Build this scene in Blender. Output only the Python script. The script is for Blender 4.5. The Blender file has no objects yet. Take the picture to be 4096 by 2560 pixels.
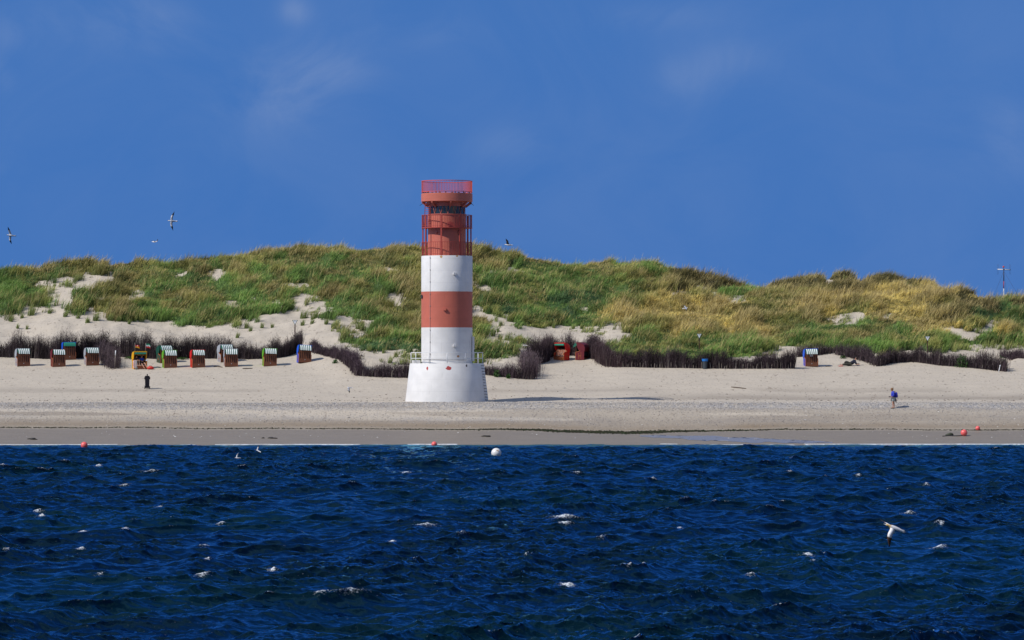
import bpy, math, random
import numpy as np
from mathutils import Vector, Matrix
SC = bpy.context.scene
COL = SC.collection
R = math.radians
rng = np.random.default_rng(7)
random.seed(7)

# ------------------------------------------------------------------ camera, sky, sun, exposure
F, HZ, CX, CAMZ = 13953.0, 1393.0, 2048.0, 7.7      # focal length in photo pixels, horizon row, centre column, eye height
cam = bpy.data.cameras.new('camera'); camo = bpy.data.objects.new('camera', cam); COL.objects.link(camo)
camo.location = (0, 0, CAMZ); camo.rotation_euler = (R(90), 0, 0)
cam.sensor_width = 36; cam.lens = F/4096*36; cam.shift_y = (HZ-1280)/4096
cam.clip_start = 1; cam.clip_end = 20000
SC.camera = camo
SUN_EL, SUN_AZ = 43.0, 241.0                          # azimuth clockwise from +Y
W = bpy.data.worlds.new('World'); SC.world = W; W.use_nodes = True
def sky_world():
    nt = W.node_tree; n = nt.nodes; l = nt.links; n.clear()
    out = n.new('ShaderNodeOutputWorld'); bg = n.new('ShaderNodeBackground')
    tc = n.new('ShaderNodeTexCoord'); sep = n.new('ShaderNodeSeparateXYZ'); cmb = n.new('ShaderNodeCombineXYZ')
    l.new(tc.outputs['Generated'], sep.inputs[0])
    mx = n.new('ShaderNodeMath'); mx.operation = 'MAXIMUM'; mx.inputs[1].default_value = 0.09
    l.new(sep.outputs['Z'], mx.inputs[0])
    ad = n.new('ShaderNodeMath'); ad.operation = 'ADD'; ad.inputs[1].default_value = 0.42
    l.new(mx.outputs[0], ad.inputs[0])
    l.new(sep.outputs['X'], cmb.inputs[0]); l.new(sep.outputs['Y'], cmb.inputs[1]); l.new(ad.outputs[0], cmb.inputs[2])
    nm = n.new('ShaderNodeVectorMath'); nm.operation = 'NORMALIZE'; l.new(cmb.outputs[0], nm.inputs[0])
    sky = n.new('ShaderNodeTexSky'); sky.sky_type = 'NISHITA'; sky.sun_disc = False
    sky.sun_elevation = R(SUN_EL); sky.sun_rotation = R(SUN_AZ); sky.air_density = 1.0; sky.dust_density = 0.2; sky.ozone_density = 2.0
    l.new(nm.outputs[0], sky.inputs['Vector'])
    tint = n.new('ShaderNodeMix'); tint.data_type = 'RGBA'; tint.blend_type = 'MULTIPLY'; tint.inputs['Factor'].default_value = 1
    l.new(sky.outputs[0], tint.inputs['A']); tint.inputs['B'].default_value = SKY_TINT
    # thin high cloud: noise in view direction, gathered in a few broad veils
    mp = n.new('ShaderNodeMapping'); mp.inputs['Scale'].default_value = (13, 13, 17); l.new(tc.outputs['Generated'], mp.inputs[0])
    nz = n.new('ShaderNodeTexNoise'); nz.inputs['Scale'].default_value = 1.6; nz.inputs['Detail'].default_value = 7; nz.inputs['Roughness'].default_value = 0.58
    nz.inputs['Distortion'].default_value = 0.9
    l.new(mp.outputs[0], nz.inputs['Vector'])
    def sub(a, b):
        m = n.new('ShaderNodeMath'); m.operation = 'SUBTRACT'
        for i, s in enumerate((a, b)):
            if isinstance(s, float): m.inputs[i].default_value = s
            else: l.new(s, m.inputs[i])
        return m.outputs[0]
    def op(o, a, b=None):
        m = n.new('ShaderNodeMath'); m.operation = o
        for i, s in enumerate((a, b)):
            if s is None: continue
            if isinstance(s, (float, int)): m.inputs[i].default_value = s
            else: l.new(s, m.inputs[i])
        return m.outputs[0]
    total = None
    dx = op('DIVIDE', sep.outputs['X'], sep.outputs['Y']); dz = op('DIVIDE', sep.outputs['Z'], sep.outputs['Y'])
    for (px, py, sx, sz, amp) in CLOUDS:
        cx, cz = (px-CX)/F, (HZ-py)/F
        a = op('POWER', op('DIVIDE', sub(dx, cx), sx/F), 2.0); b = op('POWER', op('DIVIDE', sub(dz, cz), sz/F), 2.0)
        g = op('MULTIPLY', op('EXPONENT', op('MULTIPLY', op('ADD', a, b), -1.0)), float(amp))
        total = g if total is None else op('ADD', total, g)
    base = op('ADD', total, 0.09)
    rmp = n.new('ShaderNodeMapRange'); rmp.interpolation_type = 'SMOOTHSTEP'; rmp.inputs['From Min'].default_value = 0.22; rmp.inputs['From Max'].default_value = 0.84
    l.new(nz.outputs[0], rmp.inputs['Value'])
    cl = op('MULTIPLY', rmp.outputs[0], base)
    up = op('GREATER_THAN', sep.outputs['Z'], 0.0); cl = op('MULTIPLY', cl, up)
    ahead = op('GREATER_THAN', sep.outputs['Y'], 0.0); cl = op('MULTIPLY', cl, ahead)
    mixc = n.new('ShaderNodeMix'); mixc.data_type = 'RGBA'; mixc.clamp_factor = True
    l.new(cl, mixc.inputs['Factor']); l.new(tint.outputs['Result'], mixc.inputs['A']); mixc.inputs['B'].default_value = CLOUD_COL
    # unseen broken cloud, added overhead and behind the viewer to brighten the shadows
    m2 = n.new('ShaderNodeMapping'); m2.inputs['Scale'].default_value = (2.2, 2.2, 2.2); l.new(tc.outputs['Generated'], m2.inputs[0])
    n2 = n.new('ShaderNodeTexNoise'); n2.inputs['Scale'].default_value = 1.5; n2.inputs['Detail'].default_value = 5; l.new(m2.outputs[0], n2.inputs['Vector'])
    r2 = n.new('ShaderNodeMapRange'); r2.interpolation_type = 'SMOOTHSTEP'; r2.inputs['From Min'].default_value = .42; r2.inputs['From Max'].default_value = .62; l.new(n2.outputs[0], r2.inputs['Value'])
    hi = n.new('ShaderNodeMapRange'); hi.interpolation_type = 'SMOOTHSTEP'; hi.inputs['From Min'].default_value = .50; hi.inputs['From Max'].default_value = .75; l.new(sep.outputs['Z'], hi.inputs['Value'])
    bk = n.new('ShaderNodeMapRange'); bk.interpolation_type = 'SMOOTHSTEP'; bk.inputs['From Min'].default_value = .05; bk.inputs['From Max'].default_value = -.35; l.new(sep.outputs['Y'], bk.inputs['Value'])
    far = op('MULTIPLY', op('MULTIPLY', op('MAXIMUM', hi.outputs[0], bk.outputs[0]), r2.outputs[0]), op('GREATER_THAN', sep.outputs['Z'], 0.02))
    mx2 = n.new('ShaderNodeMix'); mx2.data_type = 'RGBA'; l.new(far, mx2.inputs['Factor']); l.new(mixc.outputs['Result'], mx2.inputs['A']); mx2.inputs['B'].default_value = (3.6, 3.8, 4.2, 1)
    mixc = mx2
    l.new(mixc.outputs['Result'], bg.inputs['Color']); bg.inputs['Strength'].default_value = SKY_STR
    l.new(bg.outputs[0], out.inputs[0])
SKY_TINT = (0.42, 0.785, 1.24, 1); SKY_STR = 0.12; CLOUD_COL = (2.6, 3.3, 4.9, 1)
CLOUDS = [(1150, 350, 230, 150, .36), (1370, 280, 170, 80, .34), (1170, 40, 60, 55, .55), (2740, 320, 130, 90, .20), (90, 130, 130, 90, .35),
          (560, 90, 260, 110, .30), (2950, 230, 160, 90, .25), (1700, 120, 240, 90, .18), (2050, 580, 160, 70, .15), (10, 300, 40, 50, .5), (2600, 60, 300, 60, .2), (4050, 560, 120, 160, .18)]
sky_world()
sun = bpy.data.lights.new('sun', 'SUN'); suno = bpy.data.objects.new('sun', sun); COL.objects.link(suno)
sun.energy = 4.0; sun.angle = R(0.53); sun.color = (1.0, 0.945, 0.87)
sd = Vector((math.sin(R(SUN_AZ))*math.cos(R(SUN_EL)), math.cos(R(SUN_AZ))*math.cos(R(SUN_EL)), math.sin(R(SUN_EL))))
suno.rotation_euler = sd.to_track_quat('Z', 'Y').to_euler(); suno.location = (-80, 150, 90)
SC.view_settings.view_transform = 'Standard'; SC.view_settings.look = 'None'; SC.view_settings.exposure = 0.0; SC.view_settings.gamma = 1
SC.render.engine = 'CYCLES'
SC.cycles.max_bounces = 6; SC.cycles.diffuse_bounces = 3; SC.cycles.glossy_bounces = 3; SC.cycles.transmission_bounces = 2; SC.cycles.transparent_max_bounces = 4
SC.cycles.caustics_reflective = False; SC.cycles.caustics_refractive = False

# ------------------------------------------------------------------ helpers
def tag(o, label=None, cat=None, group=None, kind=None):
    if label: o['label'] = label
    if cat: o['category'] = cat
    if group: o['group'] = group
    if kind: o['kind'] = kind
    return o
def empty(name, loc, rz=0.0):
    o = bpy.data.objects.new(name, None); COL.objects.link(o); o.location = loc; o.rotation_euler = (0, 0, rz); o.empty_display_size = .2
    return o
def np_mesh(name, v, faces, mat=None, smooth=True, cols=None, attrs=None):
    """faces: list of (k, int array (n,k))"""
    me = bpy.data.meshes.new(name)
    v = np.asarray(v, np.float32); me.vertices.add(len(v)); me.vertices.foreach_set('co', v.ravel())
    nl = sum(f.size for f in faces); npoly = sum(len(f) for f in faces)
    me.loops.add(nl); me.polygons.add(npoly)
    me.loops.foreach_set('vertex_index', np.concatenate([f.ravel() for f in faces]).astype(np.int32))
    tot = np.concatenate([np.full(len(f), f.shape[1], np.int32) for f in faces])
    st = np.concatenate([[0], np.cumsum(tot)[:-1]]).astype(np.int32)
    me.polygons.foreach_set('loop_start', st); me.polygons.foreach_set('loop_total', tot)
    me.polygons.foreach_set('use_smooth', np.full(npoly, smooth, bool))
    me.update(calc_edges=True)
    if cols is not None:
        a = me.color_attributes.new('Col', 'FLOAT_COLOR', 'POINT'); a.data.foreach_set('color', np.asarray(cols, np.float32).ravel())
    for k, x in (attrs or {}).items():
        a = me.attributes.new(k, 'FLOAT', 'POINT'); a.data.foreach_set('value', np.asarray(x, np.float32).ravel())
    if mat: me.materials.append(mat)
    return me
def np_obj(name, *a, **k):
    o = bpy.data.objects.new(name, np_mesh(name, *a, **k)); COL.objects.link(o); return o
class MB:
    def __init__(s): s.v = []; s.f = []; s.m = []; s.s = []
    def add(s, verts, faces, mat=0, smooth=False, M=None):
        b = len(s.v)
        s.v += [tuple(M @ Vector(p)) if M else tuple(p) for p in verts]
        for f in faces: s.f.append([b+i for i in f]); s.m.append(mat); s.s.append(smooth)
        return s
    def box(s, c, d, rz=0, mat=0, M=None):
        x, y, z = d[0]/2, d[1]/2, d[2]/2
        vs = [(-x,-y,-z),(x,-y,-z),(x,y,-z),(-x,y,-z),(-x,-y,z),(x,-y,z),(x,y,z),(-x,y,z)]
        T = Matrix.Translation(c) @ Matrix.Rotation(rz, 4, 'Z')
        if M: T = Matrix.Translation(c) @ M
        return s.add(vs, [(0,3,2,1),(4,5,6,7),(0,1,5,4),(1,2,6,5),(2,3,7,6),(3,0,4,7)], mat, False, T)
    def beam(s, a, b, w, d, mat=0, up=(0,0,1)):
        a, b = Vector(a), Vector(b); z = (b-a); L = z.length; z.normalize(); u = Vector(up)
        if abs(z.dot(u)) > .95: u = Vector((0,1,0))
        x = u.cross(z).normalized(); y = z.cross(x)
        M = Matrix((x, y, z)).transposed()
        return s.box((a+b)/2, (w, d, L), 0, mat, M.to_4x4())
    def tube(s, pts, r, n=8, mat=0, caps=True, smooth=True):
        pts = [Vector(p) for p in pts]; k = len(pts); rs = r if hasattr(r, '__len__') else [r]*k
        vs = []; u0 = None
        for i, p in enumerate(pts):
            t = (pts[min(i+1, k-1)]-pts[max(i-1, 0)]).normalized()
            u = Vector((0,0,1)) if abs(t.z) < .9 else Vector((0,1,0))
            if u0 is not None: u = u0
            x = (u - t*u.dot(t)).normalized(); u0 = x; y = t.cross(x)
            for j in range(n):
                a = 2*math.pi*j/n; vs.append(p + (x*math.cos(a)+y*math.sin(a))*rs[i])
        fs = [(i*n+j, i*n+(j+1)%n, (i+1)*n+(j+1)%n, (i+1)*n+j) for i in range(k-1) for j in range(n)]
        s.add(vs, fs, mat, smooth)
        if caps:
            s.add(vs[:n], [tuple(range(n))[::-1]], mat); s.add(vs[-n:], [tuple(range(n))], mat)
        return s
    def lathe(s, prof, n=48, mat=0, smooth=True, c=(0,0,0)):
        vs = []
        for r, z in prof:
            for j in range(n):
                a = 2*math.pi*j/n; vs.append((c[0]+r*math.sin(a), c[1]-r*math.cos(a), c[2]+z))
        fs = []
        for i in range(len(prof)-1):
            for j in range(n): fs.append((i*n+j, i*n+(j+1)%n, (i+1)*n+(j+1)%n, (i+1)*n+j))
        return s.add(vs, fs, mat, smooth)
    def ring(s, r, z, w, h, n=64, mat=0):
        return s.lathe([(r-w/2, z-h/2), (r+w/2, z-h/2), (r+w/2, z+h/2), (r-w/2, z+h/2), (r-w/2, z-h/2)], n, mat, False)
    def prism(s, poly, x0, x1, mat=0, M=None):
        """poly in (y,z), extruded along x"""
        n = len(poly); vs = [(x0, y, z) for y, z in poly]+[(x1, y, z) for y, z in poly]
        fs = [tuple(range(n)), tuple(range(2*n-1, n-1, -1))]+[(i, n+i, n+(i+1)%n, (i+1)%n) for i in range(n)]
        return s.add(vs, fs, mat, False, M)
    def ball(s, c, r, n=14, mat=0, z0=-1.0):
        rr = r if hasattr(r, '__len__') else (r, r, r); k = n//2; vs = []; fs = []
        for i in range(k+1):
            t = math.pi*i/k
            for j in range(n):
                a = 2*math.pi*j/n
                vs.append((c[0]+rr[0]*math.sin(t)*math.cos(a), c[1]+rr[1]*math.sin(t)*math.sin(a), c[2]-rr[2]*math.cos(t)))
        fs = [(i*n+j, i*n+(j+1)%n, (i+1)*n+(j+1)%n, (i+1)*n+j) for i in range(k) for j in range(n)]
        return s.add(vs, fs, mat, True)
    def build(s, name, mats, parent=None, loc=(0,0,0), rz=0.0, label=None, clean=True):
        me = bpy.data.meshes.new(name); me.from_pydata(s.v, [], s.f)
        for m in (mats if isinstance(mats, (list, tuple)) else [mats]): me.materials.append(m)
        me.polygons.foreach_set('material_index', s.m); me.polygons.foreach_set('use_smooth', s.s)
        if clean:
            import bmesh
            bm = bmesh.new(); bm.from_mesh(me); bmesh.ops.remove_doubles(bm, verts=bm.verts, dist=1e-5)
            bmesh.ops.recalc_face_normals(bm, faces=bm.faces)
            for e in bm.edges:
                if len(e.link_faces) == 2 and e.calc_face_angle(0) > .6: e.smooth = False
            bm.to_mesh(me); bm.free()
        o = bpy.data.objects.new(name, me); COL.objects.link(o); o.location = loc; o.rotation_euler = (0, 0, rz)
        if parent: o.parent = parent
        if label: o['label'] = label
        return o
MATS = {}
def mat(name, c, rough=.6, var=.12, scale=8.0, bump=0.0, bscale=40.0, metal=0.0, spec=.4, stretch=(1,1,1)):
    if name in MATS: return MATS[name]
    m = bpy.data.materials.new(name); m.use_nodes = True; nt = m.node_tree; n = nt.nodes; l = nt.links
    b = n['Principled BSDF']; b.inputs['Roughness'].default_value = rough; b.inputs['Metallic'].default_value = metal
    b.inputs['Specular IOR Level'].default_value = spec
    tc = n.new('ShaderNodeTexCoord'); mp = n.new('ShaderNodeMapping'); mp.inputs['Scale'].default_value = stretch; l.new(tc.outputs['Object'], mp.inputs[0])
    nz = n.new('ShaderNodeTexNoise'); nz.inputs['Scale'].default_value = scale; nz.inputs['Detail'].default_value = 5; l.new(mp.outputs[0], nz.inputs['Vector'])
    mx = n.new('ShaderNodeMix'); mx.data_type = 'RGBA'
    mx.inputs['A'].default_value = tuple(x*(1-var) for x in c)+(1,); mx.inputs['B'].default_value = tuple(min(1, x*(1+var)) for x in c)+(1,)
    l.new(nz.outputs[0], mx.inputs['Factor']); l.new(mx.outputs['Result'], b.inputs['Base Color'])
    if bump:
        n2 = n.new('ShaderNodeTexNoise'); n2.inputs['Scale'].default_value = bscale; n2.inputs['Detail'].default_value = 3; l.new(mp.outputs[0], n2.inputs['Vector'])
        bp = n.new('ShaderNodeBump'); bp.inputs['Strength'].default_value = bump; bp.inputs['Distance'].default_value = .02
        l.new(n2.outputs[0], bp.inputs['Height']); l.new(bp.outputs[0], b.inputs['Normal'])
    MATS[name] = m; return m
def vcol_mat(name, rough=.7, spec=.2, transl=0.0):
    if name in MATS: return MATS[name]
    m = bpy.data.materials.new(name); m.use_nodes = True; nt = m.node_tree; n = nt.nodes; l = nt.links
    b = n['Principled BSDF']; b.inputs['Roughness'].default_value = rough; b.inputs['Specular IOR Level'].default_value = spec
    a = n.new('ShaderNodeAttribute'); a.attribute_name = 'Col'; l.new(a.outputs['Color'], b.inputs['Base Color'])
    if transl:
        t = n.new('ShaderNodeBsdfTranslucent'); l.new(a.outputs['Color'], t.inputs['Color'])
        mx = n.new('ShaderNodeMixShader'); mx.inputs[0].default_value = transl
        l.new(b.outputs[0], mx.inputs[1]); l.new(t.outputs[0], mx.inputs[2]); l.new(mx.outputs[0], n['Material Output'].inputs[0])
    MATS[name] = m; return m

# ------------------------------------------------------------------ noise
def _hash(ix, iy, seed):
    h = (ix.astype(np.int64)*374761393 + iy.astype(np.int64)*668265263 + seed*974711) & 0x7fffffff
    h = ((h ^ (h >> 13))*1274126177) & 0x7fffffff
    return ((h ^ (h >> 16)) & 0xffff)/65535.0
def vnoise(x, y, seed=0):
    x = np.asarray(x, float); y = np.asarray(y, float)
    ix = np.floor(x); iy = np.floor(y); fx = x-ix; fy = y-iy
    fx = fx*fx*fx*(fx*(fx*6-15)+10); fy = fy*fy*fy*(fy*(fy*6-15)+10)
    a, b, c, d = _hash(ix, iy, seed), _hash(ix+1, iy, seed), _hash(ix, iy+1, seed), _hash(ix+1, iy+1, seed)
    return (a*(1-fx)+b*fx)*(1-fy)+(c*(1-fx)+d*fx)*fy
def fbm(x, y, seed=0, o=4, g=.5):
    t = 0; A = 1; S = 0
    for k in range(o):
        t = t+A*(vnoise(x*2**k+17.3*k, y*2**k-9.1*k, seed+k)-.5); S += A; A *= g
    return 2*t/S

# ------------------------------------------------------------------ terrain: the heights of beach and dunes
def prj(x, y, z): return CX+F*x/y, HZ-F*(z-CAMZ)/y
UG = np.arange(-2000, 6101, 20.0); YG = np.arange(240, 480.01, .5)
def lin(u, pts): p = np.array(pts, float); return np.interp(u, p[:, 0], p[:, 1])
FENCE_Y = [(0,341),(1150,342),(1250,340),(1350,333),(1440,326),(1700,325),(2000,326),(2120,328),(2180,340),(2230,344),(2350,344),(2400,338),(2460,333),(3190,333),(3260,341),(3350,341),(3500,338),(3700,339),(3900,336),(4030,335),(4096,342)]
FENCE_P = [(0,1430),(700,1436),(1150,1430),(1250,1425),(1350,1458),(1440,1506),(1700,1511),(2000,1506),(2120,1510),(2180,1440),(2230,1424),(2350,1424),(2400,1440),(2460,1470),(3190,1472),(3260,1430),(3350,1425),(3500,1452),(3700,1446),(3900,1466),(4030,1478),(4096,1432)]
RIDGE = [(-400,1100),(0,1083),(100,1076),(170,1067),(340,1041),(510,1044),(640,1058),(730,1056),(810,1027),(950,1024),(1080,1000),(1170,982),(1290,985),(1355,982),(1460,995),(1575,985),(1700,992),(1900,999),(2000,1010),(2115,1014),(2220,1041),(2370,1036),(2500,1041),(2700,1064),(2880,1109),(2980,1116),(3050,1142),
         (3219,1188),(3363,1176),(3507,1162),(3680,1157),(3882,1151),(3970,1184),(4096,1174),(4500,1170)]
FAR = [(2850,1230),(3000,1150),(3050,1135),(3130,1120),(3250,1104),(3370,1083),(3470,1098),(3570,1108),(3690,1108),(3760,1142),(3850,1220),(4096,1260)]
ridgeY = [(0,391),(2700,391),(2900,388),(3050,382),(3219,373),(4096,372)]
def build_heights():
    Z = np.zeros((len(UG), len(YG)))
    for i, u in enumerate(UG):
        yf, pf = lin(u, FENCE_Y), lin(u, FENCE_P)
        sh = lin(u, [(0,-5),(1700,0),(2500,3),(4096,2)])
        wl = lin(u, [(0,1712),(1500,1719),(2050,1722),(2500,1733),(2750,1726),(3000,1722),(4096,1721)])
        pts = [(279,1775+sh),(283,(1777+wl)/2),(287,wl),(289,wl-21),(293,1645),(296,1611),(299,1607),(304,1603),(309,1599),(318,1563),(330,1500),(336,1467)]
        pts = [p for p in pts if p[0] < yf-3 or p[0] < 310]
        pts += [(yf, pf)]
        y1, p1 = lin(u, ridgeY), lin(u, RIDGE)+lin(u, [(2900,29),(3200,42),(4096,40)])
        for t, g in ((.2,.14),(.4,.32),(.6,.54),(.8,.77),(.93,.94),(1,1)): pts.append((yf+(y1-yf)*t, pf+(p1-pf)*g))
        p2 = lin(u, FAR)+27; y2 = 413
        if p2 < p1: pts += [(y1+5, p1+14), ((y1+y2)/2, max(p1, p2)+26), (y2-6, p2+12), (y2, p2)]; yl, pl = y2, p2
        else: yl, pl = y1, p1
        pts += [(yl+6, pl+14), (yl+25, pl+110), (yl+70, pl+260)]
        pts = np.array(pts); z = CAMZ-(pts[:, 1]-HZ)*pts[:, 0]/F
        yy = np.concatenate([[240, 262, 272], pts[:, 0]]); z = np.concatenate([[-5, -1.6, -.55], z])
        Z[i] = np.interp(YG, yy, z)
    k = np.exp(-.5*(np.arange(-6, 7)/2.0)**2); k /= k.sum()
    Z = np.apply_along_axis(lambda r: np.convolve(np.pad(r, 6, 'edge'), k, 'valid'), 0, Z)
    k = np.exp(-.5*(np.arange(-6, 7)/1.6)**2); k /= k.sum()
    Z = np.apply_along_axis(lambda r: np.convolve(np.pad(r, 6, 'edge'), k, 'valid'), 1, Z)
    return Z
ZT = build_heights()
def smooth(a, b, x): t = np.clip((x-a)/(b-a), 0, 1); return t*t*(3-2*t)
def ground(x, y):
    x = np.asarray(x, float); y = np.asarray(y, float)
    u = CX+F*x/y; fu = np.clip((u-UG[0])/20, 0, len(UG)-1.001); fy = np.clip((y-YG[0])/.5, 0, len(YG)-1.001)
    i = fu.astype(int); j = fy.astype(int); a = fu-i; b = fy-j
    z = (ZT[i, j]*(1-a)+ZT[i+1, j]*a)*(1-b)+(ZT[i, j+1]*(1-a)+ZT[i+1, j+1]*a)*b
    yf = np.interp(u, *np.array(FENCE_Y, float).T)
    dn = smooth(2, 9, y-yf)                                       # hummocks only in the dunes
    z = z+dn*(.55*fbm(x/9, y/9, 3)+.42*fbm(x/3.2, y/3.6, 8, 3)+.05)
    be = smooth(281, 292, y)*(1-dn)
    z = z+be*(.07*fbm(x/7, y/5, 21)+.035*fbm(x/1.6, y/1.1, 25, 3))
    tw = np.hypot(x+5.6, y-300); z = z*smooth(3.0, 5.5, tw)+(1-smooth(3.0, 5.5, tw))*3.14
    z = z+.26*np.exp(-((x-2.4)/3.6)**2-((y-305.5)/2.6)**2)+.10*np.exp(-((x-7.5)/5.0)**2-((y-306.5)/2.5)**2)
    return z
def shoreline(u):
    ys = np.arange(276, 284, .02); z = ground((u-CX)*ys/F, ys); return float(ys[np.argmax(z > 0)])
SH_U = np.arange(-1000, 5101, 25.0); SH_Y = np.array([shoreline(u) for u in SH_U])
def gz(x, y): return float(ground(np.array([x]), np.array([y]))[0])
def place(u, py, y0=278.0, y1=430.0):
    """the point of the ground the photo shows at pixel (u, py), first hit going inland"""
    ys = np.arange(y0, y1, .1); xs = (u-CX)*ys/F; zs = ground(xs, ys); pp = HZ-F*(zs-CAMZ)/ys
    k = np.argmax(pp <= py)
    return Vector((xs[k], ys[k], zs[k]))
def at(u, py, y): return Vector(((u-CX)*y/F, y, CAMZ-(py-HZ)*y/F))

# ------------------------------------------------------------------ sand
def sand_mat():
    m = bpy.data.materials.new('sand'); m.use_nodes = True; nt = m.node_tree; n = nt.nodes; l = nt.links
    b = n['Principled BSDF']; b.inputs['Specular IOR Level'].default_value = .25
    tc = n.new('ShaderNodeTexCoord')
    def noise(s, d=4, st=(1,1,1), dist=0.0):
        mp = n.new('ShaderNodeMapping'); mp.inputs['Scale'].default_value = st; l.new(tc.outputs['Object'], mp.inputs[0])
        z = n.new('ShaderNodeTexNoise'); z.inputs['Scale'].default_value = s; z.inputs['Detail'].default_value = d; z.inputs['Distortion'].default_value = dist
        l.new(mp.outputs[0], z.inputs['Vector']); return z.outputs[0]
    def attr(k): a = n.new('ShaderNodeAttribute'); a.attribute_name = k; return a.outputs['Fac']
    def ramp(v, a, bb):
        r = n.new('ShaderNodeMapRange'); r.interpolation_type = 'SMOOTHSTEP'; r.inputs['From Min'].default_value = a; r.inputs['From Max'].default_value = bb; l.new(v, r.inputs['Value']); return r.outputs[0]
    def mix(f, A, B):
        x = n.new('ShaderNodeMix'); x.data_type = 'RGBA'; x.clamp_factor = True
        for k, s in (('Factor', f), ('A', A), ('B', B)):
            if isinstance(s, tuple): x.inputs[k].default_value = s+(1,)
            elif isinstance(s, float): x.inputs[k].default_value = s
            else: l.new(s, x.inputs[k])
        return x.outputs['Result']
    def mul(a, c):
        x = n.new('ShaderNodeMath'); x.operation = 'MULTIPLY'
        for i, s in enumerate((a, c)):
            if isinstance(s, float): x.inputs[i].default_value = s
            else: l.new(s, x.inputs[i])
        return x.outputs[0]
    c = mix(noise(.35, 5, (1, 2.2, 1)), (.425,.372,.298), (.53,.470,.380))
    c = mix(ramp(noise(5, 5, (1, .5, 1)), .58, .74), c, (.27,.23,.19))       # coarser darker grains, scattered litter
    c = mix(mul(ramp(noise(2.6, 6, (1, .25, 1), .6), .62, .70), .55), c, (.19,.15,.115))
    c = mix(mul(ramp(noise(9, 3, (1, .35, 1)), .63, .72), .38), c, (.16,.13,.11))
    gr = mix(noise(14, 4, (1, .4, 1)), (.20,.195,.20), (.44,.42,.40))
    c = mix(mul(attr('gravel'), ramp(noise(3.4, 5, (1, .3, 1)), .28, .60)), c, gr)
    wet = mix(noise(.5, 4, (1, 3, 1)), (.185,.160,.132), (.235,.205,.170))
    c = mix(attr('wet'), c, wet)
    c = mix(mul(attr('damp'), .72), c, (.235,.20,.162))
    c = mix(mul(attr('weed'), ramp(noise(2.2, 5, (1, 1.5, 1)), .34, .52)), c, (.028,.026,.016))
    c = mix(mul(attr('rust'), .6), c, (.20,.145,.085))
    l.new(c, b.inputs['Base Color'])
    rg = n.new('ShaderNodeMapRange'); l.new(attr('wet'), rg.inputs['Value']); rg.inputs['To Min'].default_value = .95; rg.inputs['To Max'].default_value = .62
    l.new(rg.outputs[0], b.inputs['Roughness'])
    bp = n.new('ShaderNodeBump'); bp.inputs['Strength'].default_value = .55; bp.inputs['Distance'].default_value = .08
    l.new(noise(3.0, 6, (1, .8, 1)), bp.inputs['Height']); l.new(bp.outputs[0], b.inputs['Normal'])
    return m
def build_sand():
    ug = np.concatenate([np.arange(-9000, -1000, 200), np.arange(-1000, -200, 20), np.arange(-200, 4300, 6), np.arange(4300, 5100, 20), np.arange(5100, 13001, 200)]).astype(float)
    yg = np.concatenate([np.arange(240, 278, 2), np.arange(278, 312, .25), np.arange(312, 345, .33), np.arange(345, 420, .4), np.arange(420, 480, 2), [500, 540, 600, 700, 850, 1100, 1500, 2200, 3500, 6000, 12000]])
    U, Y = np.meshgrid(ug, yg); X = (U-CX)*Y/F; Yc = np.minimum(Y, 478)
    Z = ground((U-CX)*Yc/F, Yc)
    Z = np.where(Y > 478, np.maximum(Z-(Y-478)*.05, -3), Z)
    nu = len(ug); idx = np.arange(U.size).reshape(U.shape)
    q = np.stack([idx[:-1, :-1], idx[:-1, 1:], idx[1:, 1:], idx[1:, :-1]], -1).reshape(-1, 4)
    x, y, z = X.ravel(), Y.ravel(), Z.ravel(); u = U.ravel()
    w1 = .5*fbm(x/6, y*0, 31); w2 = .7*fbm(x/14, y/4, 33)
    yw = 287.0+0*x
    wet = 1-smooth(286.4, 287.6, y+w1*.8)
    damp = (.60+.35*(u < 1150))*smooth(.40, .56, vnoise(x/12+.35*y, (y-287)/1.3, 201)+.06*fbm(x/1.5, y, 203))*smooth(287.5, 289.5, y)*(1-smooth(293.5, 299, y))+smooth(286.5, 288, y)*(1-smooth(288.5, 292.5, y+w2*2.2))+.8*np.exp(-((y-311+w2*3)/3)**2)*smooth(2400, 2900, u)+.5*np.exp(-((y-318+2*w2)/1.6)**2)*smooth(.45, .7, vnoise(x/9, y*0+3.3, 77))
    gravel = np.exp(-((y-295.2+w2*.7)/1.7)**4)*(.55+.5*vnoise(x/5, y*0, 41))+.55*np.exp(-((y-290.6+w2*1.5)/1.4)**2)*smooth(.3, .7, vnoise(x/6, y/2, 43))+.35*np.exp(-((y-300.5)/1.3)**2)*smooth(2300, 3000, u)
    weed = np.exp(-((y-287.25+w1*.9)/.28)**2)*(.25+.8*vnoise(x/1.7, y*0, 51))+1.0*np.exp(-((u-2480)/330.)**2)*np.exp(-((y-287.1+w1*.5)/.40)**2)*vnoise(x/1.5, y*0, 57)*1.6
    rust = np.exp(-((y-288.6+w1*.9)/1.0)**2)*(.45+.65*vnoise(x/4, y*0, 55))
    o = np_obj('beach', np.stack([x, y, z], -1), [q], sand_mat(), True, None, dict(wet=wet, damp=np.clip(damp, 0, 1), gravel=np.clip(gravel, 0, 1), weed=np.clip(weed, 0, 1), rust=rust))
    tag(o, kind='structure')
build_sand()

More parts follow.
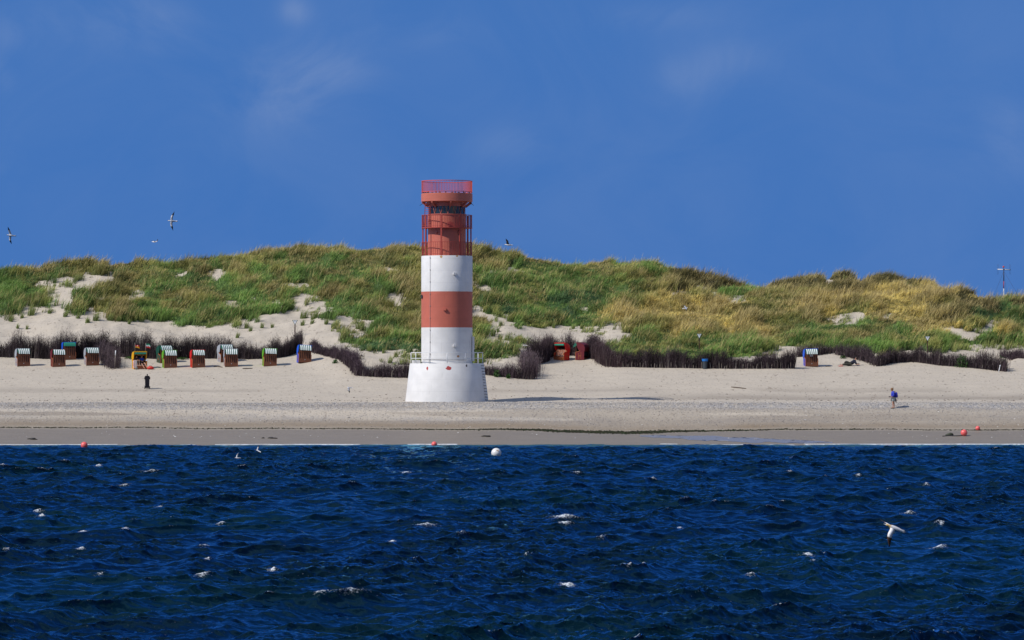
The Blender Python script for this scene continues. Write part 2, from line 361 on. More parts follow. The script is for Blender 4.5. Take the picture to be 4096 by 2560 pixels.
# ------------------------------------------------------------------ sea
def ocean_tile(N, L, lp, wdir, hs, seed, lmin, lmax, power):
    r = np.random.default_rng(seed); k1 = np.fft.fftfreq(N, L/N)*2*math.pi; kx, ky = np.meshgrid(k1, k1); k = np.hypot(kx, ky); k[0, 0] = 1
    th = np.arctan2(ky, kx)-wdir; kp = 2*math.pi/lp
    S = k**-power*np.exp(-1.25*(kp/k)**2)/k
    D = np.maximum(np.cos(th), 0)**4+.05*np.abs(np.cos(th))+.012
    lam = 2*math.pi/k
    A = np.sqrt(S*D)*(lam > lmin)*(lam < lmax)*np.exp(-(k*lmin/6.28*.55)**2); A[0, 0] = 0
    H = A*(r.normal(size=(N, N))+1j*r.normal(size=(N, N)))
    h = np.fft.ifft2(H).real; s = hs/4/h.std(); H = H*s; h = h*s
    dx = np.fft.ifft2(1j*kx/k*H).real; dy = np.fft.ifft2(1j*ky/k*H).real
    return h, dx, dy
def samp(t, L, x, y):
    N = t.shape[0]; fx = (x/L % 1)*N; fy = (y/L % 1)*N; i = np.floor(fx).astype(int) % N; j = np.floor(fy).astype(int) % N
    a = fx-np.floor(fx); b = fy-np.floor(fy); i2 = (i+1) % N; j2 = (j+1) % N
    return (t[j, i]*(1-a)+t[j, i2]*a)*(1-b)+(t[j2, i]*(1-a)+t[j2, i2]*a)*b
WHITECAPS = [(50,1877,60),(490,1873,55),(590,1888,70),(445,1942,50),(900,1883,40),(600,2035,40),(65,2076,60),(180,2079,35),(900,2098,60),(255,2152,40),(500,2153,60),(110,2218,35),(300,2231,40),(920,2190,50),(1140,2262,35),(720,2308,70),(790,2280,40),(350,2310,40),
  (1630,2116,110),(1970,2140,80),(2080,2080,150),(1550,2192,30),(1290,2382,110),(1480,2406,140),(2100,2262,40),(2150,2330,80),(2480,2162,50),(1670,1900,40),(2640,1914,50),(2300,2120,60),(3640,2060,80),(3720,2148,40),(3600,2185,80),(3860,2150,30),(3170,2230,60),(3075,2262,70),(3010,2318,45),(2520,2290,30),(2720,2120,30),(2380,1905,40),(3720,1960,40),(3190,1890,30),(2900,2030,30),(3450,1925,30),(1250,2400,50),(620,1893,40)]
def sea_mat():
    m = bpy.data.materials.new('sea_water'); m.use_nodes = True; nt = m.node_tree; n = nt.nodes; l = nt.links
    n.remove(n['Principled BSDF'])
    df = n.new('ShaderNodeBsdfDiffuse'); gl = n.new('ShaderNodeBsdfGlossy'); gl.inputs['Roughness'].default_value = .07; gl.inputs['Color'].default_value = (.20, .58, .92, 1)
    fr = n.new('ShaderNodeFresnel'); fr.inputs['IOR'].default_value = 1.34
    b = n.new('ShaderNodeMixShader'); l.new(fr.outputs[0], b.inputs[0]); l.new(df.outputs[0], b.inputs[1]); l.new(gl.outputs[0], b.inputs[2])
    def attr(k): a = n.new('ShaderNodeAttribute'); a.attribute_name = k; return a.outputs['Fac']
    tc = n.new('ShaderNodeTexCoord')
    def mix(f, A, B):
        x = n.new('ShaderNodeMix'); x.data_type = 'RGBA'; x.clamp_factor = True
        for k, s in (('Factor', f), ('A', A), ('B', B)):
            if isinstance(s, tuple): x.inputs[k].default_value = s+(1,)
            else: l.new(s, x.inputs[k])
        return x.outputs['Result']
    c = mix(attr('shallow'), SEA_DEEP, SEA_MID); c = mix(attr('shore'), c, SEA_SHORE); c = mix(attr('green'), c, SEA_GREEN)
    l.new(c, df.inputs['Color'])
    mp = n.new('ShaderNodeMapping'); mp.inputs['Scale'].default_value = (1, .55, 1); l.new(tc.outputs['Object'], mp.inputs[0])
    nz = n.new('ShaderNodeTexNoise'); nz.inputs['Scale'].default_value = 7; nz.inputs['Detail'].default_value = 4; l.new(mp.outputs[0], nz.inputs['Vector'])
    bp = n.new('ShaderNodeBump'); bp.inputs['Strength'].default_value = .35; bp.inputs['Distance'].default_value = .03
    l.new(nz.outputs[0], bp.inputs['Height'])
    for q in (df, gl, fr): l.new(bp.outputs[0], q.inputs['Normal'])
    fo = n.new('ShaderNodeBsdfDiffuse'); fo.inputs['Color'].default_value = (.66, .70, .73, 1)
    nf = n.new('ShaderNodeTexNoise'); nf.inputs['Scale'].default_value = 12; nf.inputs['Detail'].default_value = 5; nf.inputs['Roughness'].default_value = .7; l.new(tc.outputs['Object'], nf.inputs['Vector'])
    th = n.new('ShaderNodeMath'); th.operation = 'MULTIPLY_ADD'; th.inputs[1].default_value = 2.6; th.inputs[2].default_value = -1.30; l.new(nf.outputs[0], th.inputs[0])
    ad = n.new('ShaderNodeMath'); ad.operation = 'ADD'; l.new(attr('foam'), ad.inputs[0]); l.new(th.outputs[0], ad.inputs[1])
    r = n.new('ShaderNodeMapRange'); r.interpolation_type = 'SMOOTHSTEP'; r.inputs['From Min'].default_value = .36; r.inputs['From Max'].default_value = 1.15; l.new(ad.outputs[0], r.inputs['Value'])
    mx = n.new('ShaderNodeMixShader'); l.new(r.outputs[0], mx.inputs[0]); l.new(b.outputs[0], mx.inputs[1]); l.new(fo.outputs[0], mx.inputs[2]); l.new(mx.outputs[0], n['Material Output'].inputs[0])
    return m
SEA_DEEP = (.0003, .0030, .0066); SEA_MID = (.0006, .0072, .0145); SEA_SHORE = (.015, .046, .048); SEA_GREEN = (.0007, .0088, .0118)
WDIR = R(-42)
TA = (ocean_tile(1024, 120., 6.4, WDIR, .54, 5, .45, 40, 3.0), 120.)
TC = (ocean_tile(256, 7., .5, R(-62), .024, 9, .09, .75, 2.3), 7.)
TB = (ocean_tile(512, 23., 1.4, R(-82), .085, 6, .10, 2.4, 2.2), 23.)
def build_sea():
    ug = np.concatenate([np.arange(-9000, -900, 250), np.arange(-900, -60, 24), np.arange(-60, 4160, 4.6), np.arange(4160, 5000, 24), np.arange(5000, 13001, 250)])
    yy = [20., 40., 60., 75., 84.]
    while yy[-1] < 283.0: yy.append(yy[-1]+ (.10+.10*(yy[-1]-84)/190 if yy[-1] >= 84 else 1))
    yg = np.array(yy); U, Y = np.meshgrid(ug, yg); X = (U-CX)*Y/F
    x, y = X.ravel(), Y.ravel(); att = 1-.85*smooth(260, 279, y)
    z = 0*x; ddx = 0*x; ddy = 0*x
    for (t, L), ch in ((TA, 1.15), (TB, .9), (TC, .6)):
        ca, sa = math.cos(.31), math.sin(.31)
        xs = x*ca-y*sa if L < 50 else x; ys = x*sa+y*ca if L < 50 else y
        gu = 1.0 if L > 50 else .45+1.15*smooth(.2, .8, .6*vnoise(x/5, y/12, 171)+.4*vnoise(x/14, y/30, 172))
        z += samp(t[0], L, xs, ys)*gu; ax = samp(t[1], L, xs, ys)*ch*gu; ay = samp(t[2], L, xs, ys)*ch*gu
        if L < 50: ax, ay = ax*ca+ay*sa, -ax*sa+ay*ca
        ddx += ax; ddy += ay
    t, L = TA; d = L/t[0].shape[0]; gx = lambda q: (np.roll(q, -1, 1)-np.roll(q, 1, 1))/(2*d); gy = lambda q: (np.roll(q, -1, 0)-np.roll(q, 1, 0))/(2*d)
    J = (1+1.15*gx(t[1]))*(1+1.15*gy(t[2]))-1.15**2*gx(t[2])*gy(t[1])
    thr = np.quantile(J, .0012); f0 = np.clip((thr+.10-J)/.30, 0, 1)
    f = f0.copy()
    for k in range(1, 7): f = np.maximum(f, np.roll(np.roll(f0, -k, 1), k//2, 0)*(1-k/8))
    foam = samp(f, L, x, y)*.95
    xw, yw, zw = x+ddx*att, y+ddy*att, z*att
    # the larger breaking crests the photo shows: foam on the highest water near each spot
    uu, pp = prj(xw, yw, zw); H = z
    for (cu, cp, w) in WHITECAPS:
        Yc = CAMZ*F/(cp-HZ); Xc = (cu-CX)*Yc/F; wm = w*Yc/F
        near = np.where((np.abs(y-Yc) < 3.5) & (np.abs(x-Xc) < wm*1.6))[0]
        if not len(near): continue
        k = near[np.argmax(H[near])]; x0, y0 = x[k], y[k]
        loc = np.where((np.abs(y-y0) < 4) & (np.abs(x-x0) < wm*1.5))[0]
        q = np.exp(-((x[loc]-x0+wm*.15)/(wm*.62))**2-((y[loc]-y0+.25*(x[loc]-x0))/(.40+wm*.28))**2)*smooth(H[k]-.30, H[k]-.05, H[loc])
        foam[loc] = np.maximum(foam[loc], .92*q)
    wl = np.interp(U.ravel(), SH_U, SH_Y)-.15+.2*fbm(x/9, x*0, 61)                      # thin line of broken swell on the sand
    foam += 1.25*np.exp(-((y-wl)/.30)**2)*smooth(.25, .62, vnoise(x/7, x*0+5, 63)+.45*smooth(3100, 3300, U.ravel())+.15*(np.abs(U.ravel()-1000) < 700))
    shallow = smooth(120, 272, y+14*fbm(x/25, y/30, 71)); shore = smooth(264, 279, y)
    green = smooth(.46, .74, vnoise(x/16+3, y/22, 73))*.9*(1-smooth(230, 262, y))+.35*smooth(.26, .42, zw)*vnoise(x/3, y/6, 75)
    nu = len(ug); idx = np.arange(U.size).reshape(U.shape)
    q = np.stack([idx[:-1, :-1], idx[:-1, 1:], idx[1:, 1:], idx[1:, :-1]], -1).reshape(-1, 4)
    o = np_obj('sea', np.stack([xw, yw, zw], -1), [q], sea_mat(), True, None, dict(foam=np.clip(foam, 0, 1.2), shallow=shallow, shore=shore, green=np.clip(green, 0, 1)))
    tag(o, kind='structure')
    return lambda u, py: None
build_sea()

# ------------------------------------------------------------------ marram grass
GMAP = [
"yyyyyyyyyyyyyyyy yyyyyyyyyyyyyyyy yyyyyyyyyyyyyyyy oooooooooooooooo",   # 987
"yyyyyyyyyyyyyyyy yyyyyyyyyyyyyyyy yyyyyyyyyyyyyyyy oooooooooooooooo",   # 1012
"yyyyyyyyyyyyyyyy ygyyggyyyyyyyyyy yyyyyggyyyyyyyyy oooooooooooooooo",   # 1037
"yyyyyyyyyyyyggyg ygyggygyygyyygyy gggyyyggyyyggygg oooooooooooooooo",   # 1062
"gyygyyygyggsy.yg gyggyyggsyyyygss gggggyyyggyggggo oooooooooooooooo",   # 1087
"gggssssyyggggsyy gygggggyygyygggg ggggyyyyyygggooo ooososooooooooyy",   # 1112
"gggsssyyyggggggy gysyggygyyyggsgg ggggggggyyysygoo oooooooosooooyyy",   # 1137
"gggssyyysggyyggg yyggyygggyyyyyyg ygggggggyysssggg ooosooYYYYYYYyoo",   # 1162
"gsgsggsysgyyyygg ggssyyggs.yyyydg gygddggggYYysssy yyyyYYYYYYYYoYoo",   # 1187
"g.gsggyyyygyygsg gg.sggggsyyyysgg ggddggygYYYYYYYy yyYYYoYYYYYyoogo",   # 1212
"g.s.gsyyggyyggsg gg.ssggyyyyyy.gd ggggsgYyYYYYYYyy yYYYYyYYYYoooodg",   # 1237
"s......ygggggggg ....gsggyyyyy..s gggdgYYYYYYYYyyy yyyYs.YsYYooodgg",   # 1262
"...........gggs. .....ssggyyyyy.s ggggggssyYYYYYYyy"[:51] + " yyyyssgyYYYoyysgg",  # 1287
"................ .....ssggyyygg.. ....ss.yyyYYYYYYg yyggggyggYYYssyyy",
"................ .....s.gggggyg.. s....s..gyYYyYyYYy yggggyyggYYsssYs",
"................ .....sggggggggs. g.....sgggyggggYY yggggygggggggggg",
"................ ......sdddddYgs. s.....ggggggggggg ssssgggggggsssss",
"................ ......sssssssggg .......ggggggggs .....sss........",
"................ ........sssssgs. ................ ................",
"................ ................ ................ ................"]
def _gm():
    out = []
    for r in GMAP:
        p = r.split(); out.append(''.join((s+s[-1]*16)[:16] for s in p))
    return np.array([[ord(c) for c in r] for r in out])
GM = _gm()
BARE = [(870,1088,40,18),(437,1100,35,28),(340,1150,60,30),(370,1112,50,22),(255,1200,60,40),(400,1195,45,12),(520,1198,40,10),(1570,1185,50,22),(1590,1215,40,14),(1545,1075,25,10),(2050,1085,60,10),(1935,1145,35,12),
  (2720,1172,90,12),(2800,1155,50,12),(2330,1239,28,7),(3430,1266,55,16),(3535,1270,16,10),(3310,1118,35,7),(3440,1125,50,7),(3800,1318,55,8),(3875,1340,34,10),(3955,1310,30,22),(2380,1348,45,14),(830,1200,40,10),(1110,1212,30,12),(1010,1190,22,8),(180,1135,40,20)]
def gchar(u, p):
    c = np.clip((u/64).astype(int), 0, 63); r = np.clip(((p-975)/25).astype(int), 0, 19); return GM[r, c]
def blades(px, py, pz, h, w, lean, az, root, tip, seed, bend=.5):
    """curved tapering blades as one vertex soup: 5 vertices each"""
    n = len(px); r = np.random.default_rng(seed); fa = r.uniform(0, math.pi, n); cx, cy = np.cos(fa)*w/2, np.sin(fa)*w/2
    lx, ly = np.cos(az)*lean, np.sin(az)*lean
    v = np.zeros((n, 5, 3))
    v[:, 0] = np.stack([px-cx, py-cy, pz], -1); v[:, 1] = np.stack([px+cx, py+cy, pz], -1)
    mx, my, mz = px+lx*h*.35, py+ly*h*.35, pz+h*.58*np.sqrt(np.maximum(1-lean**2*.3, .1))
    v[:, 2] = np.stack([mx-cx*.85, my-cy*.85, mz], -1); v[:, 3] = np.stack([mx+cx*.85, my+cy*.85, mz], -1)
    v[:, 4] = np.stack([px+lx*h*(.7+bend*.5), py+ly*h*(.7+bend*.5), pz+h*np.sqrt(np.maximum(1-lean**2*.8, .08))], -1)
    b = np.arange(n)[:, None]*5
    q = b+np.array([0, 1, 3, 2]); t = b+np.array([2, 3, 4])
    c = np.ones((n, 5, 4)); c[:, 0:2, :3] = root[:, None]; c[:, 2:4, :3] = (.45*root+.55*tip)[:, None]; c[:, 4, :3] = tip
    return v.reshape(-1, 3), q, t, c.reshape(-1, 4)
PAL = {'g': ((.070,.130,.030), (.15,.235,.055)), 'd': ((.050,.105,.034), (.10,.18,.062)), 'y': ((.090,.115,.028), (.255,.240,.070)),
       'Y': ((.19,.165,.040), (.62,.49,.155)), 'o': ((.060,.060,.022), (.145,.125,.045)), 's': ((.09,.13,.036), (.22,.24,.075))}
GRASS_MAT = vcol_mat('marram_blade', .6, .2, .16)
def canopy(x, y): return .30+.86*smooth(.28, .74, vnoise(x/2.2, y/2.7, 87))+.24*smooth(.3, .7, vnoise(x/.8, y/.9, 88))
def gclass(x, Y, z, r):
    pu, pp = prj(x, Y, z); n = len(x)
    ju = pu+50*fbm(x/2.2, Y/2.6, 81)+r.normal(0, 14, n); jp = pp+16*fbm(x/2.0, Y/2.4, 83)+r.normal(0, 4, n)
    ch = gchar(ju, jp-7); ch = np.where((ju > 2690) & (ju < 3020) & (pp < 1168) & (ch != ord('.')), ord('o'), ch)
    bare = np.zeros(n, bool); wob = 1+1.5*fbm(x/1.6, Y/1.6, 95)
    for (su, sp, ru, rp) in BARE:
        ru, rp = ru*.72, rp*.8; bare |= ((pu-su)/(ru*1.1))**2+((pp-(sp+8))/(rp+11))**2 < wob*r.uniform(.45, 1.35, n)
    return ch, bare
def build_mat():
    """the closed lower mass of the grass: a rough green sheet added inside the clumps so they cast shade, sunk below the sand where no grass grows"""
    r = np.random.default_rng(21); ug = np.arange(-500, 4601, 4.2); yg = np.arange(325, 419, .17); U, Y = np.meshgrid(ug, yg); U = U+r.uniform(-1.2, 1.2, U.shape); X = (U-CX)*Y/F
    x, y = X.ravel(), Y.ravel(); z = ground(x, y); ch, bare = gclass(x, y, z, r); yf = np.interp(U.ravel(), *np.array(FENCE_Y, float).T)
    on = ((ch != ord('.')) & (ch != ord('s')) & ~bare & (y > yf+1.6)).astype(float).reshape(U.shape)
    k = np.array([1., 2, 3, 4, 3, 2, 1]); k /= k.sum()
    for ax in (0, 1): on = np.apply_along_axis(lambda q: np.convolve(np.pad(q, 3, 'edge'), k, 'valid'), ax, on)
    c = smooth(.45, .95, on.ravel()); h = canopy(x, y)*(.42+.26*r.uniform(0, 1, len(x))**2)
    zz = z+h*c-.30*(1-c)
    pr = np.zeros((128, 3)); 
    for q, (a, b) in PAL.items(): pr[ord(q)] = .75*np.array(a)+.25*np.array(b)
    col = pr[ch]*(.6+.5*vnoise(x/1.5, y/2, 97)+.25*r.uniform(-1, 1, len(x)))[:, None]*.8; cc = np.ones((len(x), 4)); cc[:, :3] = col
    idx = np.arange(U.size).reshape(U.shape); q = np.stack([idx[:-1, :-1], idx[:-1, 1:], idx[1:, 1:], idx[1:, :-1]], -1).reshape(-1, 4)
    q = q[(c[q] > .02).any(1)]; used = np.unique(q); mp = np.zeros(U.size, int); mp[used] = np.arange(len(used))
    return np.stack([x, y, zz], -1)[used], mp[q], cc[used]
def build_grass():
    r = np.random.default_rng(11); N = 420000
    u = r.uniform(-500, 4600, N); Y = 324+(418-324)*r.uniform(0, 1, N)
    x = (u-CX)*Y/F; z = ground(x, Y); pu, pp = prj(x, Y, z)
    yf = np.interp(u, *np.array(FENCE_Y, float).T)
    ju = pu+50*fbm(x/2.2, Y/2.6, 81)+r.normal(0, 14, N); jp = pp+16*fbm(x/2.0, Y/2.4, 83)+r.normal(0, 4, N)
    ch = gchar(ju, jp-7); ch = np.where((ju > 2690) & (ju < 3020) & (pp < 1168) & (ch != ord('.')), ord('o'), ch)
    cl = vnoise(x/1.3, Y/1.5, 85)                                    # clumping
    den = np.where(ch == ord('.'), 0, np.where(ch == ord('s'), .02+.42*smooth(.62, .80, cl), .72+.35*smooth(.22, .7, cl)))
    cl0 = vnoise(x/1.1, Y/1.2, 185); bare = np.zeros(N, bool)
    wob = 1+1.5*fbm(x/1.6, Y/1.6, 95)
    for (su, sp, ru, rp) in BARE:
        ru, rp = ru*.72, rp*.8; dv = pp-(sp+8); bare |= ((pu-su)/(ru*1.1))**2+(dv/(rp+11))**2 < wob*r.uniform(.45, 1.35, N)
    bare &= r.uniform(0, 1, N) > .10*smooth(.5, .75, cl0)
    keep = (r.uniform(0, 1, N) < den*.42) & (Y > yf+1.3) & ~bare
    x, Y, z, ch, cl, u, jp = x[keep], Y[keep], z[keep], ch[keep], cl[keep], u[keep], jp[keep]
    n = len(x); print('tufts', n)
    hT = canopy(x, Y)*r.uniform(.80, 1.15, n)*np.where(ch == ord('s'), .72, 1)
    K = 15; i = np.repeat(np.arange(n), K); m = len(i)
    px = x[i]+r.normal(0, .16, m); py = Y[i]+r.normal(0, .16, m); pz = z[i]-.06
    h = hT[i]*r.uniform(.62, 1.25, m)
    lean = np.clip(r.normal(.56, .22, m), 0, .98); az = r.normal(-.15, .62, m)+.5*fbm(px/6, py/6, 89)
    pr = np.zeros((128, 3)); pt = np.zeros((128, 3))
    for k, (a, b) in PAL.items(): pr[ord(k)] = a; pt[ord(k)] = b
    root = pr[ch[i]]; tip = pt[ch[i]]
    tone = (.50+.55*vnoise(px/5, py/6, 91)+.55*smooth(.2, .8, vnoise(px/1.5, py/2.0, 97)))[:, None]*r.uniform(.75, 1.28, (m, 1))
    warm = smooth(.45, .8, vnoise(px/2.3, py/3.1, 93))[:, None]*np.isin(ch[i], [ord('y'), ord('g')])[:, None]*.72
    tip = tip*(1-warm)+np.array([.29, .245, .075])*warm
    root, tip = root*tone*.9, tip*tone*1.5  # roots darkened against tips: shade inside the clumps painted into blade colour
    seed = r.uniform(0, 1, m) < np.where(ch[i] == ord('Y'), .34, np.where(ch[i] == ord('y'), .20, np.where(ch[i] == ord('o'), .10, .06)))*(.3+1.6*smooth(.35,.7,vnoise(px/2.4, py/3, 99)))
    tip[seed] = np.array([.60, .47, .20])*r.uniform(.8, 1.2, (seed.sum(), 1)); h[seed] *= 1.22; lean[seed] *= .75
    w = r.uniform(.028, .056, m)*np.where(seed, 1.25, 1)
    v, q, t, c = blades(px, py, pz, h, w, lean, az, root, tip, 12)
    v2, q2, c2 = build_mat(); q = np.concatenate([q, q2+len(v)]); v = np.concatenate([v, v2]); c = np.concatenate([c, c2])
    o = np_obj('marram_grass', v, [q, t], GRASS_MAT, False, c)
    tag(o, 'wind-blown marram grass, green and straw coloured, covering the dunes', 'grass', kind='stuff')
build_grass()
TUFTS = [(124,1262,2.0),(43,1286,1.0),(69,1314,.6),(107,1317,.5),(87,1274,.7),(197,1254,.9),(260,1268,1.1),(312,1274,.9),(350,1291,1.2),(385,1283,1.9),(440,1283,1.5),(474,1286,.9),(515,1297,.6),(986,1314,1.3),(1001,1326,.7),(1047,1312,.8),(1088,1312,.5),(1209,1303,.9),(1247,1297,.8),(1215,1274,2.2),(1255,1276,2.0),(1305,1297,.6),(1331,1314,.5),(1371,1338,.9),(1380,1349,1.0),
 (1430,1316,1.1),(1447,1321,1.0),(1485,1316,.9),(1503,1321,.8),(1450,1280,.9),(1303,1298,.7),(1329,1314,.5),(1559,1452,.9),(1475,1405,1.0),(1534,1413,.8),(1584,1428,.8),(1983,1283,.6),(2001,1304,.7),(1971,1346,1.0),(1999,1359,1.0),(1991,1329,.5),(2030,1362,1.7),(2049,1378,1.7),(2069,1411,1.2),(2214,1313,.6),(2293,1316,.7),(2326,1316,.6),(948,1352,.7)]
def build_tufts():
    gm = vcol_mat('marram_blade'); r = np.random.default_rng(5)
    for (u, p, s) in TUFTS:
        q0 = place(u, p); n = int(26+42*s); a = r.uniform(0, 6.28, n); d = r.uniform(0, 1, n)**.6*.13*s+.02
        px, py = np.cos(a)*d*1.5, np.sin(a)*d; h = r.uniform(.4, 1.0, n)*(.58+.34*s)
        tone = r.uniform(.7, 1.35, (n, 1)); root = np.array([[.12,.17,.045]])*tone; tip = np.array([[.27,.32,.10]])*tone
        sd = r.uniform(0, 1, n) < .14; tip[sd] = (.34, .28, .12)
        lean = np.clip(r.normal(.42, .25, n), 0, .95); az = r.normal(0, .9, n)
        zz = ground(px+q0.x, py+q0.y)-q0.z-.05
        v, qf, t, c = blades(px, py, zz, h, r.uniform(.022, .042, n), lean, az, root, tip, 9)
        o = np_obj('grass_tuft', v, [qf, t], gm, False, c); o.location = q0
        if s >= 1.9: tag(o, {124: 'broad green grass clump low on the bare sand at the left edge', 385: 'widest of the grass clumps on bare sand above the left brushwood fence', 1215: 'left half of the dense grass clump behind the triangular sign at left', 1255: 'right half of the dense grass clump behind the triangular sign at left'}[u], 'grass tuft')
        else: tag(o, 'small tuft of green marram grass standing alone on the bare sand slope', 'grass tuft', 'lone grass tufts on the bare sand')
build_tufts()

# ------------------------------------------------------------------ lighthouse
WHITE = (.69, .68, .655)
def paint_mat(name, c, stains):
    """painted concrete / steel: faint pour lines, streaks, rust runs; 'stains' are peeled spots (x, z, rx, rz) on the seaward side"""
    m = bpy.data.materials.new(name); m.use_nodes = True; nt = m.node_tree; n = nt.nodes; l = nt.links
    b = n['Principled BSDF']; b.inputs['Roughness'].default_value = .55; b.inputs['Specular IOR Level'].default_value = .3
    tc = n.new('ShaderNodeTexCoord'); sep = n.new('ShaderNodeSeparateXYZ'); l.new(tc.outputs['Object'], sep.inputs[0])
    def noise(s, st=(1,1,1), d=5):
        mp = n.new('ShaderNodeMapping'); mp.inputs['Scale'].default_value = st; l.new(tc.outputs['Object'], mp.inputs[0])
        z = n.new('ShaderNodeTexNoise'); z.inputs['Scale'].default_value = s; z.inputs['Detail'].default_value = d; l.new(mp.outputs[0], z.inputs['Vector']); return z.outputs[0]
    def rng_(v, a, bb, lo=0., hi=1.):
        r = n.new('ShaderNodeMapRange'); r.interpolation_type = 'SMOOTHSTEP'; r.inputs['From Min'].default_value = a; r.inputs['From Max'].default_value = bb
        r.inputs['To Min'].default_value = lo; r.inputs['To Max'].default_value = hi; l.new(v, r.inputs['Value']); return r.outputs[0]
    def mth(o, a, bb=None):
        x = n.new('ShaderNodeMath'); x.operation = o
        for i, s in enumerate((a, bb)):
            if s is None: continue
            if isinstance(s, (int, float)): x.inputs[i].default_value = s
            else: l.new(s, x.inputs[i])
        return x.outputs[0]
    def mix(f, A, B):
        x = n.new('ShaderNodeMix'); x.data_type = 'RGBA'; x.clamp_factor = True
        for k, s in (('Factor', f), ('A', A), ('B', B)):
            if isinstance(s, tuple): x.inputs[k].default_value = s+(1,)
            elif isinstance(s, (int, float)): x.inputs[k].default_value = s
            else: l.new(s, x.inputs[k])
        return x.outputs['Result']
    dk = tuple(x*.95 for x in c); lt = tuple(min(.9, x*1.04) for x in c)
    col = mix(rng_(noise(1.1), .35, .65), dk, lt)
    col = mix(rng_(noise(3.5, (2.2, 2.2, .18)), .60, .78, 0, .45), col, tuple(x*.72 for x in c))      # vertical streaks
    ln = mth('ABSOLUTE', mth('SUBTRACT', mth('FRACT', mth('MULTIPLY', sep.outputs['Z'], 1/1.03)), .5))
    col = mix(mth('MULTIPLY', mth('GREATER_THAN', ln, .485), .22), col, tuple(x*.6 for x in c))       # pour joints
    for (sx, sz, rx, rz, sc) in stains:
        d = mth('ADD', mth('POWER', mth('DIVIDE', mth('SUBTRACT', sep.outputs['X'], sx), rx), 2), mth('POWER', mth('DIVIDE', mth('SUBTRACT', sep.outputs['Z'], sz), rz), 2))
        d = mth('ADD', d, mth('MULTIPLY', mth('SUBTRACT', noise(5), .5), 2.2))
        d = mth('MULTIPLY', mth('LESS_THAN', d, 1.0), mth('LESS_THAN', sep.outputs['Y'], 0.0))
        col = mix(d, col, sc)
    l.new(col, b.inputs['Base Color'])
    bp = n.new('ShaderNodeBump'); bp.inputs['Strength'].default_value = .12; bp.inputs['Distance'].default_value = .03
    l.new(noise(5, (1, 1, 1)), bp.inputs['Height']); l.new(bp.outputs[0], b.inputs['Normal'])
    return m
def lighthouse():
    root = empty('lighthouse', (-5.6, 300, 3.0))
    tag(root, 'round lighthouse banded white and red, with galleries, on a flared white base by the water', 'lighthouse')
    redc = (.49, .132, .088)
    pbase = paint_mat('white_base_paint', WHITE, [(.22, 3.02, .24, .17, (.38,.06,.055)), (-1.62, 2.98, .08, .17, (.38,.05,.05)), (1.72, 3.22, .07, .12, (.08,.06,.05))])
    pw = paint_mat('white_shaft_paint', WHITE, [(-.45, 12.52, .12, .12, (.42,.25,.10)), (.9, 12.57, .08, .07, (.45,.28,.12)), (1.0, 4.0, .10, .10, (.42,.22,.10))])
    pr = paint_mat('red_shaft_paint', redc, []); prd = paint_mat('red_steel_paint', (.50,.140,.094), [(.35, 15.3, .3, .25, (.36,.065,.055))])
    rail = mat('red_rail', (.36,.055,.038), .5, .2, 3); rail2 = mat('red_top_rail', (.62,.085,.040), .5, .15, 3)
    wrail = mat('white_rail', (.68,.69,.68), .5, .08, 4); dark = mat('dark_metal', (.03,.03,.035), .6); glass = mat('dark_glass', (.012,.018,.022), .06, .2, 2, spec=.6)
    grime = mat('grey_cable', (.25,.24,.24), .7)
    N = 96
    MB().lathe([(0,-.8),(3.62,-.8),(3.585,.1),(3.19,3.35),(3.16,3.40),(0,3.40)], N).build('base', pbase, root)
    sh = MB(); sh.lathe([(2.20,3.405),(2.20,6.48)], N, 0); sh.lathe([(2.20,6.48),(2.20,9.56)], N, 1); sh.lathe([(2.20,9.56),(2.20,12.58),(2.17,12.63),(0,12.63)], N, 0)
    s = sh.build('shaft', [pw, pr], root)
    d = MB().lathe([(1.63,12.635),(1.63,16.12),(1.68,16.14),(1.68,16.22),(1.55,16.22)], N).build('drum', prd, root)
    MB().box((1.63*math.sin(R(43))-.005, -1.63*math.cos(R(43)), 14.62), (.30,.16,.34), R(43)).build('porthole', glass, d)
    bx = MB(); bx.lathe([(.0,0),(.11,0),(.13,.05)], 12); 
    MB().box((-.86, -1.43, 14.6), (.15,.16,.14), R(-30)).build('equipment_box', prd, d)
    ph = MB(); a = R(-72); ph.tube([(2.19*math.sin(a), -2.19*math.cos(a), 9.12), (2.28*math.sin(a), -2.28*math.cos(a), 9.12)], .17, 12); ph.build('porthole', dark, s)
    MB().tube([(1.60*math.sin(R(42)), -1.60*math.cos(R(42)), 14.62), (1.735*math.sin(R(42)), -1.735*math.cos(R(42)), 14.62)], .17, 14).build('porthole_rim', prd, d)
    for ang, z, m_ in ((18, 11.08, pw), (-3.5, 8.02, pr), (18, 4.93, pw)):
        q = R(ang); MB().box((2.27*math.sin(q), -2.27*math.cos(q), z), (.25,.17,.19), q).build('vent_box', m_, s)
    q = R(-39); cb = MB(); cb.tube([(2.24*math.sin(q), -2.24*math.cos(q), 3.42), (2.24*math.sin(q), -2.24*math.cos(q), 12.6)], .014, 6)
    for z in np.arange(4.2, 12.5, 1.03): cb.box((2.225*math.sin(q), -2.225*math.cos(q), z), (.07,.05,.06), q)
    cb.build('cable', grime, s)
    pp = MB(); pts = [(2.25*math.sin(R(t)), -2.25*math.cos(R(t)), 3.72+.02*math.sin(t)) for t in range(-66, 52, 6)]; pp.tube(pts, .018, 6); pp.build('pipe', grime, s)
    dr = MB(); q = R(88); dr.box((2.27*math.sin(q), -2.27*math.cos(q), 4.65), (1.0,.16,2.1), q); dd = dr.build('door', pw, s)
    MB().box((2.37*math.sin(R(84)), -2.37*math.cos(R(84)), 4.5), (.05,.05,.16), q).build('handle', dark, dd)
    MB().box((-2.62,-.55,3.55), (.62,.5,.28), .2).build('locker', pw, root)
